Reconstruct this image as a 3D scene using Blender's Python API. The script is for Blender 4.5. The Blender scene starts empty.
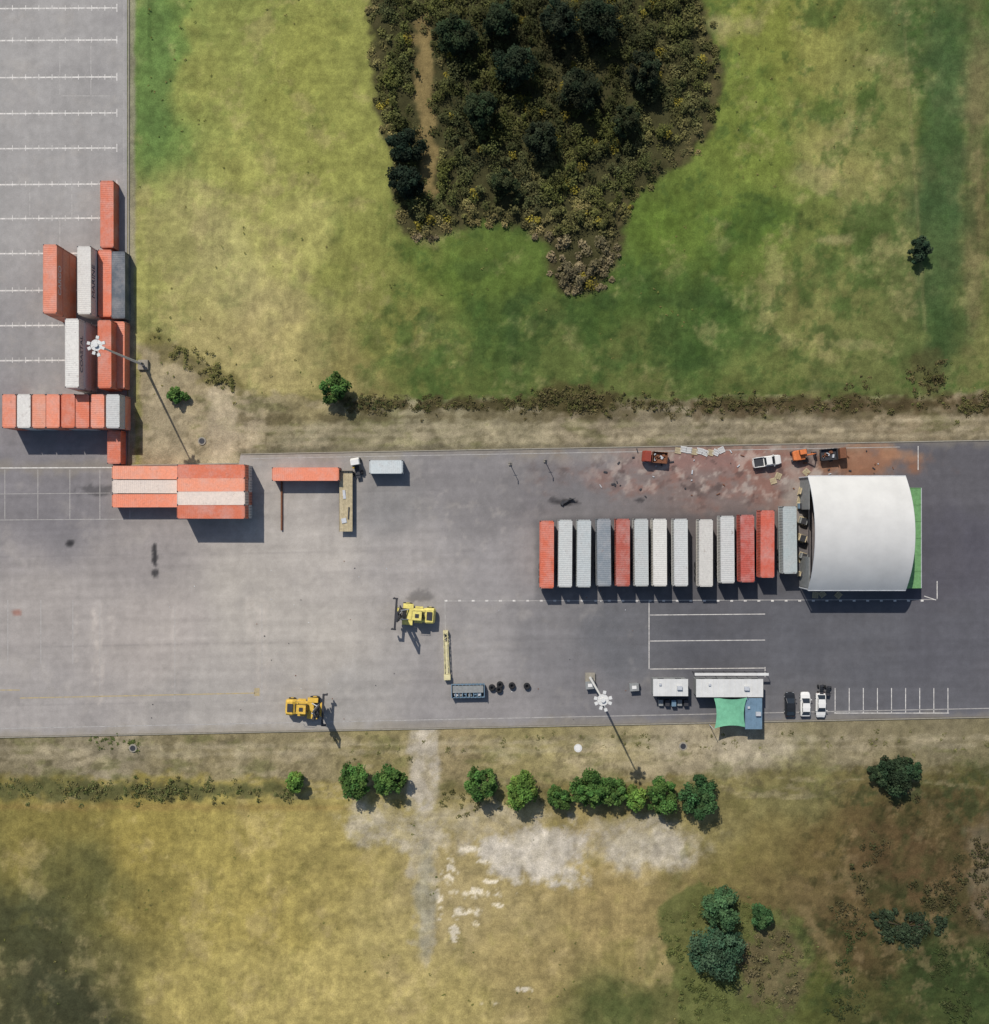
import bpy, bmesh, math, random
import numpy as np
from mathutils import Vector, Matrix
random.seed(7); rng=np.random.default_rng(7)
S=0.185; H=175.0
CX,CY=494.5,512.0
K=np.array([1.04,1.10,1.24])
def P(px,py,h=0.0):
    k=S*(H-h)/H
    return ((px-CX)*k,(CY-py)*k)
def lin(c):
    c=np.asarray(c,dtype=float)/255.0
    return np.where(c<=0.04045,c/12.92,((c+0.055)/1.055)**2.4)
def alb(c,g=1.0):
    return np.clip(lin(c)/K*g,0.002,0.85)
def A4(c,g=1.0):
    a=alb(c,g); return (float(a[0]),float(a[1]),float(a[2]),1.0)

# ---------------- noise ----------------
def vnoise(x,y,seed):
    xi=np.floor(x).astype(np.int64); yi=np.floor(y).astype(np.int64)
    fx=x-xi; fy=y-yi
    fx=fx*fx*(3-2*fx); fy=fy*fy*(3-2*fy)
    def h(a,b):
        n=(a*374761393+b*668265263+seed*974634777)&0xffffffff
        n=((n^(n>>13))*1274126177)&0xffffffff
        n=n^(n>>16)
        return (n&0xffffff)/float(0xffffff)
    a=h(xi,yi);b=h(xi+1,yi);c=h(xi,yi+1);d=h(xi+1,yi+1)
    return (a*(1-fx)+b*fx)*(1-fy)+(c*(1-fx)+d*fx)*fy
def fbm(x,y,sc,octv=4,seed=1,gain=0.55):
    x=x/sc;y=y/sc;t=0;a=1.0;s=0
    x,y=x*.866-y*.5,x*.5+y*.866
    for i in range(octv):
        t=t+a*(vnoise(x+i*17.3,y-i*9.1,seed+i*13)*2-1); s+=a
        a*=gain
        x,y=(x*0.8-y*0.6)*2.03,(x*0.6+y*0.8)*2.03
    return t/s*1.7
def streak(x,y,sx,sy,seed,octv=3):
    t=0;a=1.0
    for i in range(octv):
        t=t+a*(vnoise(x/sx*2**i,y/sy*2**i+i*7,seed+i)*2-1);a*=.6
    return t
def sstep(a,b,x):
    t=np.clip((x-a)/(b-a),0,1); return t*t*(3-2*t)
def poly_sd(u,v,poly):
    d=np.full(u.shape,1e9); inside=np.zeros(u.shape,bool)
    n=len(poly)
    for i in range(n):
        x1,y1=poly[i];x2,y2=poly[(i+1)%n]
        ex,ey=x2-x1,y2-y1
        t=np.clip(((u-x1)*ex+(v-y1)*ey)/(ex*ex+ey*ey+1e-9),0,1)
        d=np.minimum(d,(u-x1-t*ex)**2+(v-y1-t*ey)**2)
        c=((y1>v)!=(y2>v))&(u<(x2-x1)*(v-y1)/((y2-y1) if y2!=y1 else 1e-9)+x1)
        inside^=c
    d=np.sqrt(d)
    return np.where(inside,d,-d)
def idw(u,v,pts,p=3.0,bias=18.0):
    W=0;C=0
    for (x,y,c) in pts:
        w=1.0/(((u-x)**2+(v-y)**2)+bias**2)**(p/2*1.15)
        W=W+w; C=C+w[:,None]*np.asarray(c,float)[None,:]
    return C/W[:,None]
def lay(col,m,c):
    m=np.clip(m,0,1)[:,None]
    return col*(1-m)+np.asarray(c,float)*m
def blob(u,v,cx,cy,rx,ry,soft=0.4,ang=0,nz=0):
    ca,sa=math.cos(math.radians(ang)),math.sin(math.radians(ang))
    a=(u-cx)*ca+(v-cy)*sa; b=-(u-cx)*sa+(v-cy)*ca
    d=np.sqrt((a/rx)**2+(b/ry)**2)+nz
    return 1-sstep(1-soft,1+soft,d)

# ---------------- mesh helpers ----------------
scene=bpy.context.scene
COL=scene.collection
def np_mesh(name,verts,quads,cols=None,smooth=False):
    me=bpy.data.meshes.new(name)
    nv=len(verts);nf=len(quads)
    me.vertices.add(nv); me.vertices.foreach_set('co',np.ascontiguousarray(verts,dtype=np.float32).ravel())
    me.loops.add(nf*4); me.loops.foreach_set('vertex_index',np.ascontiguousarray(quads,dtype=np.int32).ravel())
    me.polygons.add(nf); me.polygons.foreach_set('loop_start',np.arange(0,nf*4,4,dtype=np.int32))
    if smooth: me.polygons.foreach_set('use_smooth',np.ones(nf,bool))
    me.update(calc_edges=True)
    if cols is not None:
        at=me.color_attributes.new('Col','FLOAT_COLOR','POINT')
        c4=np.ones((nv,4),np.float32); c4[:,:3]=cols
        at.data.foreach_set('color',c4.ravel())
    return me
def add(name,me,mats=(),parent=None,loc=(0,0,0),rz=0.0,color=None):
    ob=bpy.data.objects.new(name,me); COL.objects.link(ob)
    if me is not None and mats and len(me.materials)==0:
        for m in mats: me.materials.append(m)
    ob.location=loc; ob.rotation_euler=(0,0,rz)
    if parent is not None: ob.parent=parent
    if color is not None: ob.color=color
    return ob
class MB:
    def __init__(s): s.V=[];s.F=[];s.M=[]
    def box(s,c,d,m=0,rz=0.0):
        b=len(s.V);ca,sa=math.cos(rz),math.sin(rz)
        for dz in(-.5,.5):
            for dx,dy in((-.5,-.5),(.5,-.5),(.5,.5),(-.5,.5)):
                x=dx*d[0];y=dy*d[1]
                s.V.append((c[0]+x*ca-y*sa,c[1]+x*sa+y*ca,c[2]+dz*d[2]))
        for f in((0,3,2,1),(4,5,6,7),(0,1,5,4),(1,2,6,5),(2,3,7,6),(3,0,4,7)):
            s.F.append(tuple(b+i for i in f));s.M.append(m)
    def tube(s,p0,p1,r0,r1,m=0,n=10):
        p0=Vector(p0);p1=Vector(p1);d=(p1-p0).normalized()
        a=d.orthogonal().normalized();e=d.cross(a);b=len(s.V)
        for p,r in((p0,r0),(p1,r1)):
            for i in range(n):
                t=2*math.pi*i/n; s.V.append(tuple(p+a*(r*math.cos(t))+e*(r*math.sin(t))))
        for i in range(n):
            j=(i+1)%n; s.F.append((b+i,b+j,b+n+j,b+n+i));s.M.append(m)
        s.F.append(tuple(b+n-1-i for i in range(n)));s.M.append(m)
        s.F.append(tuple(b+n+i for i in range(n)));s.M.append(m)
    def loft(s,secs,m=0,caps=True):
        b=len(s.V);n=len(secs[0])
        for sec in secs: s.V.extend([tuple(p) for p in sec])
        for k in range(len(secs)-1):
            for i in range(n):
                j=(i+1)%n
                s.F.append((b+k*n+i,b+k*n+j,b+(k+1)*n+j,b+(k+1)*n+i));s.M.append(m)
        if caps:
            s.F.append(tuple(b+n-1-i for i in range(n)));s.M.append(m)
            q=b+(len(secs)-1)*n
            s.F.append(tuple(q+i for i in range(n)));s.M.append(m)
    def quad(s,a,b_,c,d,m=0):
        b=len(s.V); s.V+= [a,b_,c,d]; s.F.append((b,b+1,b+2,b+3)); s.M.append(m)
    def mesh(s,name,mats):
        me=bpy.data.meshes.new(name); me.from_pydata(s.V,[],s.F)
        for m in mats: me.materials.append(m)
        me.polygons.foreach_set('material_index',s.M); me.update()
        return me

# ---------------- materials ----------------
def newmat(name):
    m=bpy.data.materials.new(name); m.use_nodes=True
    nt=m.node_tree; b=nt.nodes['Principled BSDF']
    return m,nt,b
def mat_plain(name,rgba,rough=0.7,metal=0.0,var=0.25,scale=1.5,spec=0.3):
    m,nt,b=newmat(name)
    tc=nt.nodes.new('ShaderNodeTexCoord');nz=nt.nodes.new('ShaderNodeTexNoise')
    nz.inputs['Scale'].default_value=scale;nz.inputs['Detail'].default_value=5;nz.inputs['Roughness'].default_value=0.7
    nt.links.new(tc.outputs['Object'],nz.inputs['Vector'])
    mr=nt.nodes.new('ShaderNodeMapRange');mr.inputs[1].default_value=0.3;mr.inputs[2].default_value=0.7
    mr.inputs[3].default_value=1-var;mr.inputs[4].default_value=1+var*0.4
    nt.links.new(nz.outputs['Fac'],mr.inputs[0])
    vm=nt.nodes.new('ShaderNodeVectorMath');vm.operation='SCALE';vm.inputs[0].default_value=rgba[:3]
    nt.links.new(mr.outputs[0],vm.inputs['Scale']); nt.links.new(vm.outputs[0],b.inputs['Base Color'])
    b.inputs['Roughness'].default_value=rough;b.inputs['Metallic'].default_value=metal
    b.inputs['Specular IOR Level'].default_value=spec
    return m
def mat_attr(name,scales,bump=0.0,rough=1.0,spec=0.0):
    m,nt,b=newmat(name)
    at=nt.nodes.new('ShaderNodeAttribute');at.attribute_name='Col'
    geo=nt.nodes.new('ShaderNodeNewGeometry')
    prev=at.outputs['Color'];lastn=None
    for (sc,lo,hi,stretch) in scales:
        mp=nt.nodes.new('ShaderNodeMapping');mp.inputs['Scale'].default_value=(sc*stretch[0],sc*stretch[1],sc);mp.inputs['Rotation'].default_value=(0,0,0.35)
        nt.links.new(geo.outputs['Position'],mp.inputs['Vector'])
        nz=nt.nodes.new('ShaderNodeTexNoise');nz.inputs['Scale'].default_value=1.0;nz.inputs['Detail'].default_value=3
        nz.inputs['Roughness'].default_value=0.7
        nt.links.new(mp.outputs[0],nz.inputs['Vector'])
        mr=nt.nodes.new('ShaderNodeMapRange');mr.inputs[1].default_value=0.28;mr.inputs[2].default_value=0.72
        mr.inputs[3].default_value=lo;mr.inputs[4].default_value=hi
        nt.links.new(nz.outputs['Fac'],mr.inputs[0])
        vm=nt.nodes.new('ShaderNodeVectorMath');vm.operation='SCALE'
        nt.links.new(prev,vm.inputs[0]);nt.links.new(mr.outputs[0],vm.inputs['Scale'])
        prev=vm.outputs[0];lastn=nz
    nt.links.new(prev,b.inputs['Base Color'])
    if bump>0:
        bp=nt.nodes.new('ShaderNodeBump');bp.inputs['Strength'].default_value=bump;bp.inputs['Distance'].default_value=0.12
        nt.links.new(lastn.outputs['Fac'],bp.inputs['Height']);nt.links.new(bp.outputs[0],b.inputs['Normal'])
    b.inputs['Roughness'].default_value=rough;b.inputs['Specular IOR Level'].default_value=spec
    return m
M_ground=mat_attr('grass_and_soil',[(1.3,0.90,1.10,(1,1)),(4.5,0.72,1.28,(1,1))],bump=0.35)
M_asph=mat_attr('asphalt',[(0.9,0.95,1.05,(1,1)),(6.0,0.9,1.1,(1,1))],rough=0.9,spec=0.15)
def mat_leaf():
    m,nt,b=newmat('foliage')
    at=nt.nodes.new('ShaderNodeAttribute');at.attribute_name='Col'
    nt.links.new(at.outputs['Color'],b.inputs['Base Color'])
    b.inputs['Roughness'].default_value=0.85;b.inputs['Specular IOR Level'].default_value=0.05
    return m
M_leaf=mat_leaf()
M_bark=mat_plain('bark',(0.07,0.05,0.035,1),0.95,scale=4)
def mat_container():
    m,nt,b=newmat('container_paint')
    oi=nt.nodes.new('ShaderNodeObjectInfo');tc=nt.nodes.new('ShaderNodeTexCoord')
    vm=nt.nodes.new('ShaderNodeVectorMath');vm.operation='ADD'
    mu=nt.nodes.new('ShaderNodeMath');mu.operation='MULTIPLY';mu.inputs[1].default_value=90
    nt.links.new(oi.outputs['Random'],mu.inputs[0]);nt.links.new(tc.outputs['Object'],vm.inputs[0]);nt.links.new(mu.outputs[0],vm.inputs[1])
    def nz(sc,lo,hi,a,bb,det=4):
        n=nt.nodes.new('ShaderNodeTexNoise');n.inputs['Scale'].default_value=sc;n.inputs['Detail'].default_value=det;n.inputs['Roughness'].default_value=0.7
        nt.links.new(vm.outputs[0],n.inputs['Vector'])
        r=nt.nodes.new('ShaderNodeMapRange');r.inputs[1].default_value=lo;r.inputs[2].default_value=hi;r.inputs[3].default_value=a;r.inputs[4].default_value=bb
        nt.links.new(n.outputs['Fac'],r.inputs[0]);return r.outputs[0]
    mix=nt.nodes.new('ShaderNodeMixRGB');mix.inputs[2].default_value=(0.46,0.42,0.39,1)
    nt.links.new(nz(0.45,0.42,0.75,0.04,0.38),mix.inputs[0]);nt.links.new(oi.outputs['Color'],mix.inputs[1])
    mix2=nt.nodes.new('ShaderNodeMixRGB');mix2.inputs[2].default_value=(0.14,0.08,0.055,1)
    nt.links.new(nz(1.3,0.61,0.72,0.0,0.45),mix2.inputs[0]);nt.links.new(mix.outputs[0],mix2.inputs[1])
    sc=nt.nodes.new('ShaderNodeVectorMath');sc.operation='SCALE'
    nt.links.new(mix2.outputs[0],sc.inputs[0]);nt.links.new(nz(3.0,0.3,0.7,0.88,1.1),sc.inputs['Scale'])
    nt.links.new(sc.outputs[0],b.inputs['Base Color']);b.inputs['Roughness'].default_value=0.6;b.inputs['Specular IOR Level'].default_value=0.25
    return m
M_cont=mat_container()
M_steel=mat_plain('dark_steel',(0.05,0.05,0.055,1),0.6,0.3)
M_galv=mat_plain('galvanised_steel',(0.5,0.51,0.52,1),0.55,0.2,var=0.2)
M_tyre=mat_plain('tyre_rubber',(0.02,0.02,0.021,1),0.9)
M_glass=mat_plain('vehicle_glass',(0.02,0.025,0.03,1),0.15,spec=0.6,var=0.1)
M_yel=mat_plain('yellow_paint',A4((215,180,82)),0.5,var=0.3)
M_yel2=mat_plain('pale_yellow_paint',A4((220,210,126)),0.5,var=0.3)
M_ylt=mat_plain('faded_yellow_paint',A4((208,202,164)),0.6,var=0.3)
M_white=mat_plain('white_paint',A4((218,221,226)),0.4,var=0.1)
M_wroof=mat_plain('white_roof_sheet',A4((204,208,214)),0.6,var=0.14,scale=0.5)
M_black=mat_plain('black_paint',(0.02,0.022,0.025,1),0.3)
M_red=mat_plain('red_paint',A4((142,66,54)),0.5)
M_orange=mat_plain('orange_paint',A4((205,120,72)),0.5)
M_wood=mat_plain('timber_deck',A4((188,177,150)),0.85,var=0.35,scale=2)
M_conc=mat_plain('concrete',A4((144,141,134)),0.9,var=0.25)
M_green=mat_plain('green_canvas',A4((112,178,150)),0.7,var=0.2)
M_green2=mat_plain('green_netting',A4((110,158,108)),0.8,var=0.3)
M_blue=mat_plain('blue_cladding',A4((104,132,158)),0.6,var=0.2)
M_grey=mat_plain('grey_cladding',A4((135,140,145)),0.6,var=0.25)
M_mem=mat_plain('tent_membrane',A4((197,200,205)),0.8,var=0.10,scale=0.22,spec=0.05)
M_rust=mat_plain('rusty_steel',A4((120,80,60)),0.8,var=0.4,scale=3)
def mat_paint(name,c,wear):
    m,nt,b=newmat(name)
    geo=nt.nodes.new('ShaderNodeNewGeometry');n=nt.nodes.new('ShaderNodeTexNoise');n.inputs['Scale'].default_value=1.3;n.inputs['Detail'].default_value=5;n.inputs['Roughness'].default_value=0.75
    nt.links.new(geo.outputs['Position'],n.inputs['Vector'])
    r=nt.nodes.new('ShaderNodeMapRange');r.inputs[1].default_value=0.35;r.inputs[2].default_value=0.6;r.inputs[3].default_value=wear;r.inputs[4].default_value=max(0,wear-0.5)
    nt.links.new(n.outputs['Fac'],r.inputs[0])
    mx=nt.nodes.new('ShaderNodeMixRGB');mx.inputs[1].default_value=c;mx.inputs[2].default_value=A4((128,127,130))
    nt.links.new(r.outputs[0],mx.inputs[0]);nt.links.new(mx.outputs[0],b.inputs['Base Color'])
    b.inputs['Roughness'].default_value=0.8
    return m
M_line=mat_paint('worn_white_marking',A4((228,228,230)),0.7)
M_linef=mat_paint('faint_white_marking',A4((186,186,188)),0.85)
M_liney=mat_paint('worn_yellow_marking',A4((188,168,112)),0.75)

# ---------------- GROUND ----------------
def axis(a,b,step):
    core=np.arange(a,b+step*0.5,step)
    out=[];x=0;d=step*2
    while x<3500: x+=d;out.append(x);d*=1.35
    out=np.array(out)
    return np.concatenate([a-out[::-1],core,core[-1]+out])
xs=axis(-97,97,0.32);ys=axis(-100,100,0.32)
X,Y=np.meshgrid(xs,ys);X=X.ravel();Y=Y.ravel()
u=X/S+CX;v=CY-Y/S
uc=np.clip(u,-60,1050);vc=np.clip(v,-60,1090)
wu=fbm(u,v,60,5,3)*30;wv=fbm(u,v,60,5,9)*30
top_pts=[(150,40,(96,120,66)),(160,120,(92,116,64)),(150,250,(140,141,86)),(200,60,(130,134,76)),(250,150,(140,142,82)),(300,60,(128,132,72)),(340,150,(130,134,74)),(230,260,(153,150,100)),(300,230,(150,149,92)),(380,260,(122,126,70)),(300,320,(152,144,98)),(350,370,(118,113,72)),(250,350,(149,140,98)),(400,330,(118,119,68)),(450,290,(82,101,48)),(430,370,(94,103,58)),(500,330,(70,89,46)),(520,260,(80,99,48)),(560,350,(84,97,54)),(620,300,(72,91,46)),(680,230,(86,107,48)),(650,380,(88,97,56)),(700,330,(68,91,48)),(760,380,(92,101,58)),(760,220,(84,105,48)),(740,130,(102,116,56)),(760,40,(112,120,60)),(820,60,(122,124,70)),(840,140,(133,131,82)),(800,230,(100,110,60)),(820,300,(112,114,70)),(860,340,(96,103,62)),(880,200,(114,116,74)),(900,100,(104,111,66)),(900,330,(84,94,56)),(940,60,(70,88,54)),(945,200,(60,80,50)),(945,330,(64,80,48)),(975,100,(104,104,72)),(972,200,(96,95,62)),(975,350,(104,107,66))]
bot_pts=[(50,830,(118,110,64)),(120,830,(138,127,72)),(30,930,(68,71,50)),(90,880,(88,88,56)),(60,1000,(58,61,46)),(140,900,(124,115,68)),(110,960,(94,91,60)),(200,850,(147,136,80)),(250,920,(153,141,84)),(200,990,(151,140,88)),(330,860,(145,134,84)),(300,980,(161,149,96)),(380,940,(155,144,96)),(450,1000,(153,142,94)),(480,920,(149,137,102)),(540,960,(143,130,90)),(600,900,(147,132,92)),(650,940,(131,121,80)),(620,1010,(87,90,56)),(680,900,(126,115,78)),(740,800,(125,118,80)),(780,850,(115,106,68)),(800,800,(111,107,72)),(830,870,(94,83,54)),(870,840,(88,76,52)),(900,870,(84,70,50)),(950,830,(80,80,50)),(970,900,(76,67,50)),(850,960,(80,76,48)),(800,1000,(74,80,44)),(720,1000,(84,90,54)),(880,1000,(70,72,44)),(950,970,(60,70,42)),(980,1000,(62,76,44)),(820,920,(100,88,62))]  # dark bottom-left tones: soft cloud shadow painted into the grass colour
st_pts=[(150,410,(144,135,112)),(200,400,(142,132,108)),(230,430,(152,142,122)),(300,410,(129,121,90)),(300,440,(119,116,98)),(400,425,(126,121,100)),(500,425,(129,123,102)),(600,425,(121,113,96)),(700,425,(126,119,102)),(800,425,(121,113,96)),(900,425,(121,111,92)),(970,425,(119,111,92)),
(30,760,(121,114,94)),(100,745,(128,121,103)),(200,760,(123,115,90)),(300,755,(129,121,96)),(380,765,(127,120,86)),(450,755,(141,130,100)),(520,750,(133,126,90)),(600,745,(139,131,102)),(700,745,(143,135,115)),(760,745,(141,133,115)),(850,745,(126,119,98)),(950,745,(113,107,88)),(800,775,(111,108,74)),(950,775,(109,104,76))]
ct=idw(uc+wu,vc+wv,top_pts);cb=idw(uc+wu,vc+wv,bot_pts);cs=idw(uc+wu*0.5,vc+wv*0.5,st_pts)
mid=sstep(-4,4,v-590)[:,None]
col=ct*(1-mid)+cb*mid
n1=fbm(u,v,14,5,21);n2=fbm(u,v,5,3,33);n3=fbm(u,v,45,4,41)
def ln(x1,y1,x2,y2,w,soft=1.5,amp=3,seed=3):
    ex,ey=x2-x1,y2-y1
    t=np.clip(((u-x1)*ex+(v-y1)*ey)/(ex*ex+ey*ey),0,1)
    d=np.hypot(u-x1-t*ex,v-y1-t*ey)+fbm(u,v,12,3,seed)*amp
    return 1-sstep(w-soft,w+soft,d)
east=sstep(380,470,u+v*0.15)
top=(v<420)*1.0
lush=sstep(0.1,0.6,fbm(u,v*0.8,42,7,55,0.65))*top*east
col=lay(col,lush*0.6,(58,82,42))
lush=sstep(0.3,0.65,fbm(u,v,22,7,57,0.7))*top
col=lay(col,lush*(0.18+0.4*east),(68,88,46))
dry=sstep(0.15,0.7,fbm(u,v,30,7,77,0.68))
col=lay(col,dry*0.42*top,(152,142,102));col=lay(col,dry*0.35*(v>800)*(u<700),(168,153,116))
col=lay(col,sstep(0.2,0.7,fbm(u,v,26,7,79,0.68))*0.3*(v>800)*(u<760),(114,110,64))
field=np.where((v<400)|(v>810),1.0,0.0)
stv=streak(u+0.05*v,v,3.2,60,85)
sth=streak(u,v+0.04*u,70,3.4,88)
tl=sstep(-.3,.3,fbm(u,v,70,3,8))
col=lay(col,blob(u,v,152,60,20,95,0.35,0,n1*0.25)*0.65,(88,114,66))
col=lay(col,blob(u,v,943,180,22,190,0.35,2,n1*0.3)*0.65,(60,83,52))
col=lay(col,blob(u,v,975,170,10,170,0.5,1,n1*0.3)*0.4,(114,105,78))
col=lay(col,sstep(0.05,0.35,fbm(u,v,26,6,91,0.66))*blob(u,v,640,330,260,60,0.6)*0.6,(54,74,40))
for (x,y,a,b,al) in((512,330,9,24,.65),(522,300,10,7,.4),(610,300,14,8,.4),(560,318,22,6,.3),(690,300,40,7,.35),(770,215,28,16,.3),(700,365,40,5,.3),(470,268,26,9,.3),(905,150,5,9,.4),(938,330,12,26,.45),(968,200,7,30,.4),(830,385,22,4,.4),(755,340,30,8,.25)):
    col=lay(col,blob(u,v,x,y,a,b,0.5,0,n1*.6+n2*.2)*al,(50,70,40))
col=lay(col,ln(585,340,760,225,10,6,8)*0.35,(60,82,42))
col=lay(col,ln(740,60,830,110,6,6,8,29)*0.3,(84,102,48))
col=lay(col,ln(905,30,925,330,1.5,1.2,1,30)*0.3,(130,122,88))
for (x,y,a,b,al) in((830,240,16,5,.5),(820,180,25,14,.4),(730,25,26,10,.4),(860,345,20,5,.35),(190,230,40,40,.25),(270,300,50,26,.3)):
    col=lay(col,blob(u,v,x,y,a,b,0.5,0,n1*.6)*al,(158,148,112))
# dirt strips
topstrip=poly_sd(u,v,[(137,345),(175,345),(245,392),(420,402),(620,400),(800,400),(930,400),(975,392),(1100,385),(1100,600),(137,600)])
m=sstep(-3,4,topstrip+n1*5)
col=col*(1-m[:,None])+cs*m[:,None]
botstrip=poly_sd(u,v,[(-300,600),(1400,600),(1400,770),(880,768),(740,775),(560,780),(430,800),(300,778),(200,776),(0,778),(-300,780)])
m=sstep(-4,5,botstrip+n1*6)
col=col*(1-m[:,None])+cs*m[:,None]
ss=((v>395)&(v<470)|(v>735)&(v<800))
g=sstep(0.1,0.6,fbm(u*0.6,v*1.4,16,6,101,.65))*ss
col=lay(col,g*0.5,(94,96,62))
g=sstep(0.1,0.7,fbm(u*0.5,v*1.8,14,5,131,.65))*ss
col=lay(col,g*0.42,(162,152,130))
g=sstep(0.15,0.6,fbm(u,v,7,5,133,.65))*ss
col=lay(col,g*0.4,(80,75,58))
for yy in (421,429,436):
    col=lay(col,ln(240,yy+8,1000,yy-2,1.4,1.6,2.5,yy)*0.4,(162,153,132))
col=lay(col,ln(240,419,1000,412,3,2.5,5,415)*0.55,(80,74,54))
col=lay(col,ln(240,452,1000,441,3,2,2)*0.5,(92,88,76))
col=lay(col,ln(345,405,990,404,4.5,4,7,7)*0.9,(66,62,42))
col=lay(col,ln(700,408,990,402,7,4,7,17)*0.5,(78,66,50))
col=lay(col,ln(150,340,240,390,8,5,7,8)*0.65,(90,86,54))
col=lay(col,blob(u,v,575,398,40,14,0.4,0,n1*.5)*0.7,(76,70,46))
col=lay(col,blob(u,v,928,375,16,24,0.4,0,n1*.5)*0.6,(82,78,52))
col=lay(col,ln(222,400,222,460,14,5,5)*0.7,(162,152,133))
col=lay(col,ln(165,400,165,450,20,8,6)*0.4,(150,141,122))
for yy in (744,752):
    col=lay(col,ln(-100,yy+6,1100,yy-8,2.0,2,3,yy)*0.4,(160,152,132))
col=lay(col,ln(-100,789,290,790,7,5,7,61)*0.85,(80,82,54))
col=lay(col,ln(440,790,740,802,9,6,5,62)*0.5,(90,87,56))
col=lay(col,ln(-100,806,350,808,3,3,2,63)*0.5,(130,110,68))
col=lay(col,sstep(0.1,0.7,n3)*blob(u,v,745,745,80,20,.5)*0.6,(165,158,142))
# gravel path & hardstanding
n1b=fbm(u,v,22,6,23,.65)
gr=np.maximum.reduce([ln(424,735,424,800,15,3,3,11),ln(422,800,425,950,11,4,7,12)*0.75,
   blob(u,v,400,832,60,20,0.3,12,n1b*.5)*0.8,blob(u,v,545,852,58,32,0.2,0,n1b*.5),blob(u,v,640,845,72,26,0.3,0,n1b*.4)*0.85,blob(u,v,480,820,70,16,0.5,0,n1b*.5)*0.6])
brk=0.6+0.4*sstep(-0.5,0.3,fbm(u,v,9,5,141,.65))
col=lay(col,gr*brk,(162,156,145))
col=lay(col,blob(u,v,540,855,46,26,0.25,0,n1b*.6)*0.75,(180,175,167))
col=lay(col,blob(u,v,640,848,54,14,0.3,0,n1b*.7)*0.55,(172,167,157))
mott=sstep(-0.35,0.15,fbm(u,v,5,4,143))
for (x,y,a,b) in((470,893,26,4.5),(466,912,14,3.5),(448,872,7,12),(492,882,11,2.5),(455,930,5,10),(500,905,7,2.5),(478,925,6,3),(440,900,2.5,18),(470,850,10,3),(485,862,8,2),(488,1003,10,2),(525,990,8,2)):
    col=lay(col,blob(u,v,x,y,a,b,0.4,0,n2*.7+n1*.4)*0.9*mott,(212,205,190))
col=lay(col,blob(u,v,425,905,9,50,0.5,0,n1*.5)*0.5,(138,138,122))
col=lay(col,ln(690,830,640,1000,3,3,6,18)*0.3,(98,100,62))
# wild area
wp=poly_sd(u,v,[(655,905),(700,880),(755,905),(800,912),(812,950),(800,1010),(780,1060),(690,1060),(672,980)])
col=lay(col,sstep(-3,4,wp+n1*6)*0.8,(84,91,54))
col=lay(col,blob(u,v,772,965,32,42,0.3,0,n1*.4)*0.85,(98,89,68))
br=sstep(-6,9,poly_sd(u,v,[(812,905),(850,885),(850,830),(890,800),(1010,790),(1010,930),(930,945),(880,985),(840,950)])+n1b*14)
col=lay(col,br*0.6,(84,70,50))
col=lay(col,br*sstep(-0.1,0.5,fbm(u,v,22,7,151,.7))*0.6,(62,62,40))
col=lay(col,sstep(-0.1,0.4,fbm(u,v,26,7,161,0.68))*blob(u,v,910,960,130,80,.5)*0.75,(48,60,36))
col=lay(col,sstep(0.05,0.4,fbm(u,v,20,7,163,0.68))*blob(u,v,930,800,90,40,.5)*0.65,(56,66,42))
col=lay(col,sstep(0.15,0.5,fbm(u,v,12,5,167,0.68))*blob(u,v,900,890,110,120,.4)*0.45,(40,44,28))
col=lay(col,sstep(0.25,0.6,fbm(u,v,14,6,169,0.68))*blob(u,v,900,910,110,120,.4)*0.45,(124,108,82))
col=lay(col,blob(u,v,985,865,16,45,0.5,0,n1*.7)*0.45,(124,116,104))
col=lay(col,blob(u,v,620,1015,26,22,0.5,0,n1*.6)*0.5,(66,79,46))
col=lay(col,ln(800,905,850,985,3,2,5,19)*0.5,(120,106,78))
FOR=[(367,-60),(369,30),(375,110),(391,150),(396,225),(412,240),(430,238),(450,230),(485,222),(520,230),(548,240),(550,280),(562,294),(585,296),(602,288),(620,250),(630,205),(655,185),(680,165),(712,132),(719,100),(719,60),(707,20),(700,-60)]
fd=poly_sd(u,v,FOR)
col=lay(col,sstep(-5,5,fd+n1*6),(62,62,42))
col=lay(col,ln(424,20,428,190,9,4,5,23)*(fd>0)*0.9,(122,108,74))
col=lay(col,np.clip(1-np.abs(fd-6)/10,0,1)*0.45*sstep(-.3,.5,n1),(98,88,64))
col=lay(col,ln(131,-60,131,460,4,2,1)*0.8,(134,129,119))
f=1+n1*0.09+n2*0.08
f=f*(1+0.035*stv*field*tl)*(1+0.03*sth*field*(1-tl))
gy=col.mean(axis=1,keepdims=True)
col=(col*0.96+gy*0.04)*1.03
col=np.clip(col*f[:,None],8,250)
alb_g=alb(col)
off=np.minimum(np.maximum(v-745,0)/15,1)+np.minimum(np.maximum(395-v,0)/15,1)*(u>150)
Z=-0.02+off*0.10*np.clip(n1,-1,1)+off*0.25*(fbm(u,v,120,2,71))
nx,ny=len(xs),len(ys)
idx=np.arange(nx*ny).reshape(ny,nx)
Q=np.stack([idx[:-1,:-1],idx[:-1,1:],idx[1:,1:],idx[1:,:-1]],-1).reshape(-1,4)
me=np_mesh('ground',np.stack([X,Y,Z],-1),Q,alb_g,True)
add('ground',me,[M_ground])

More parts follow.
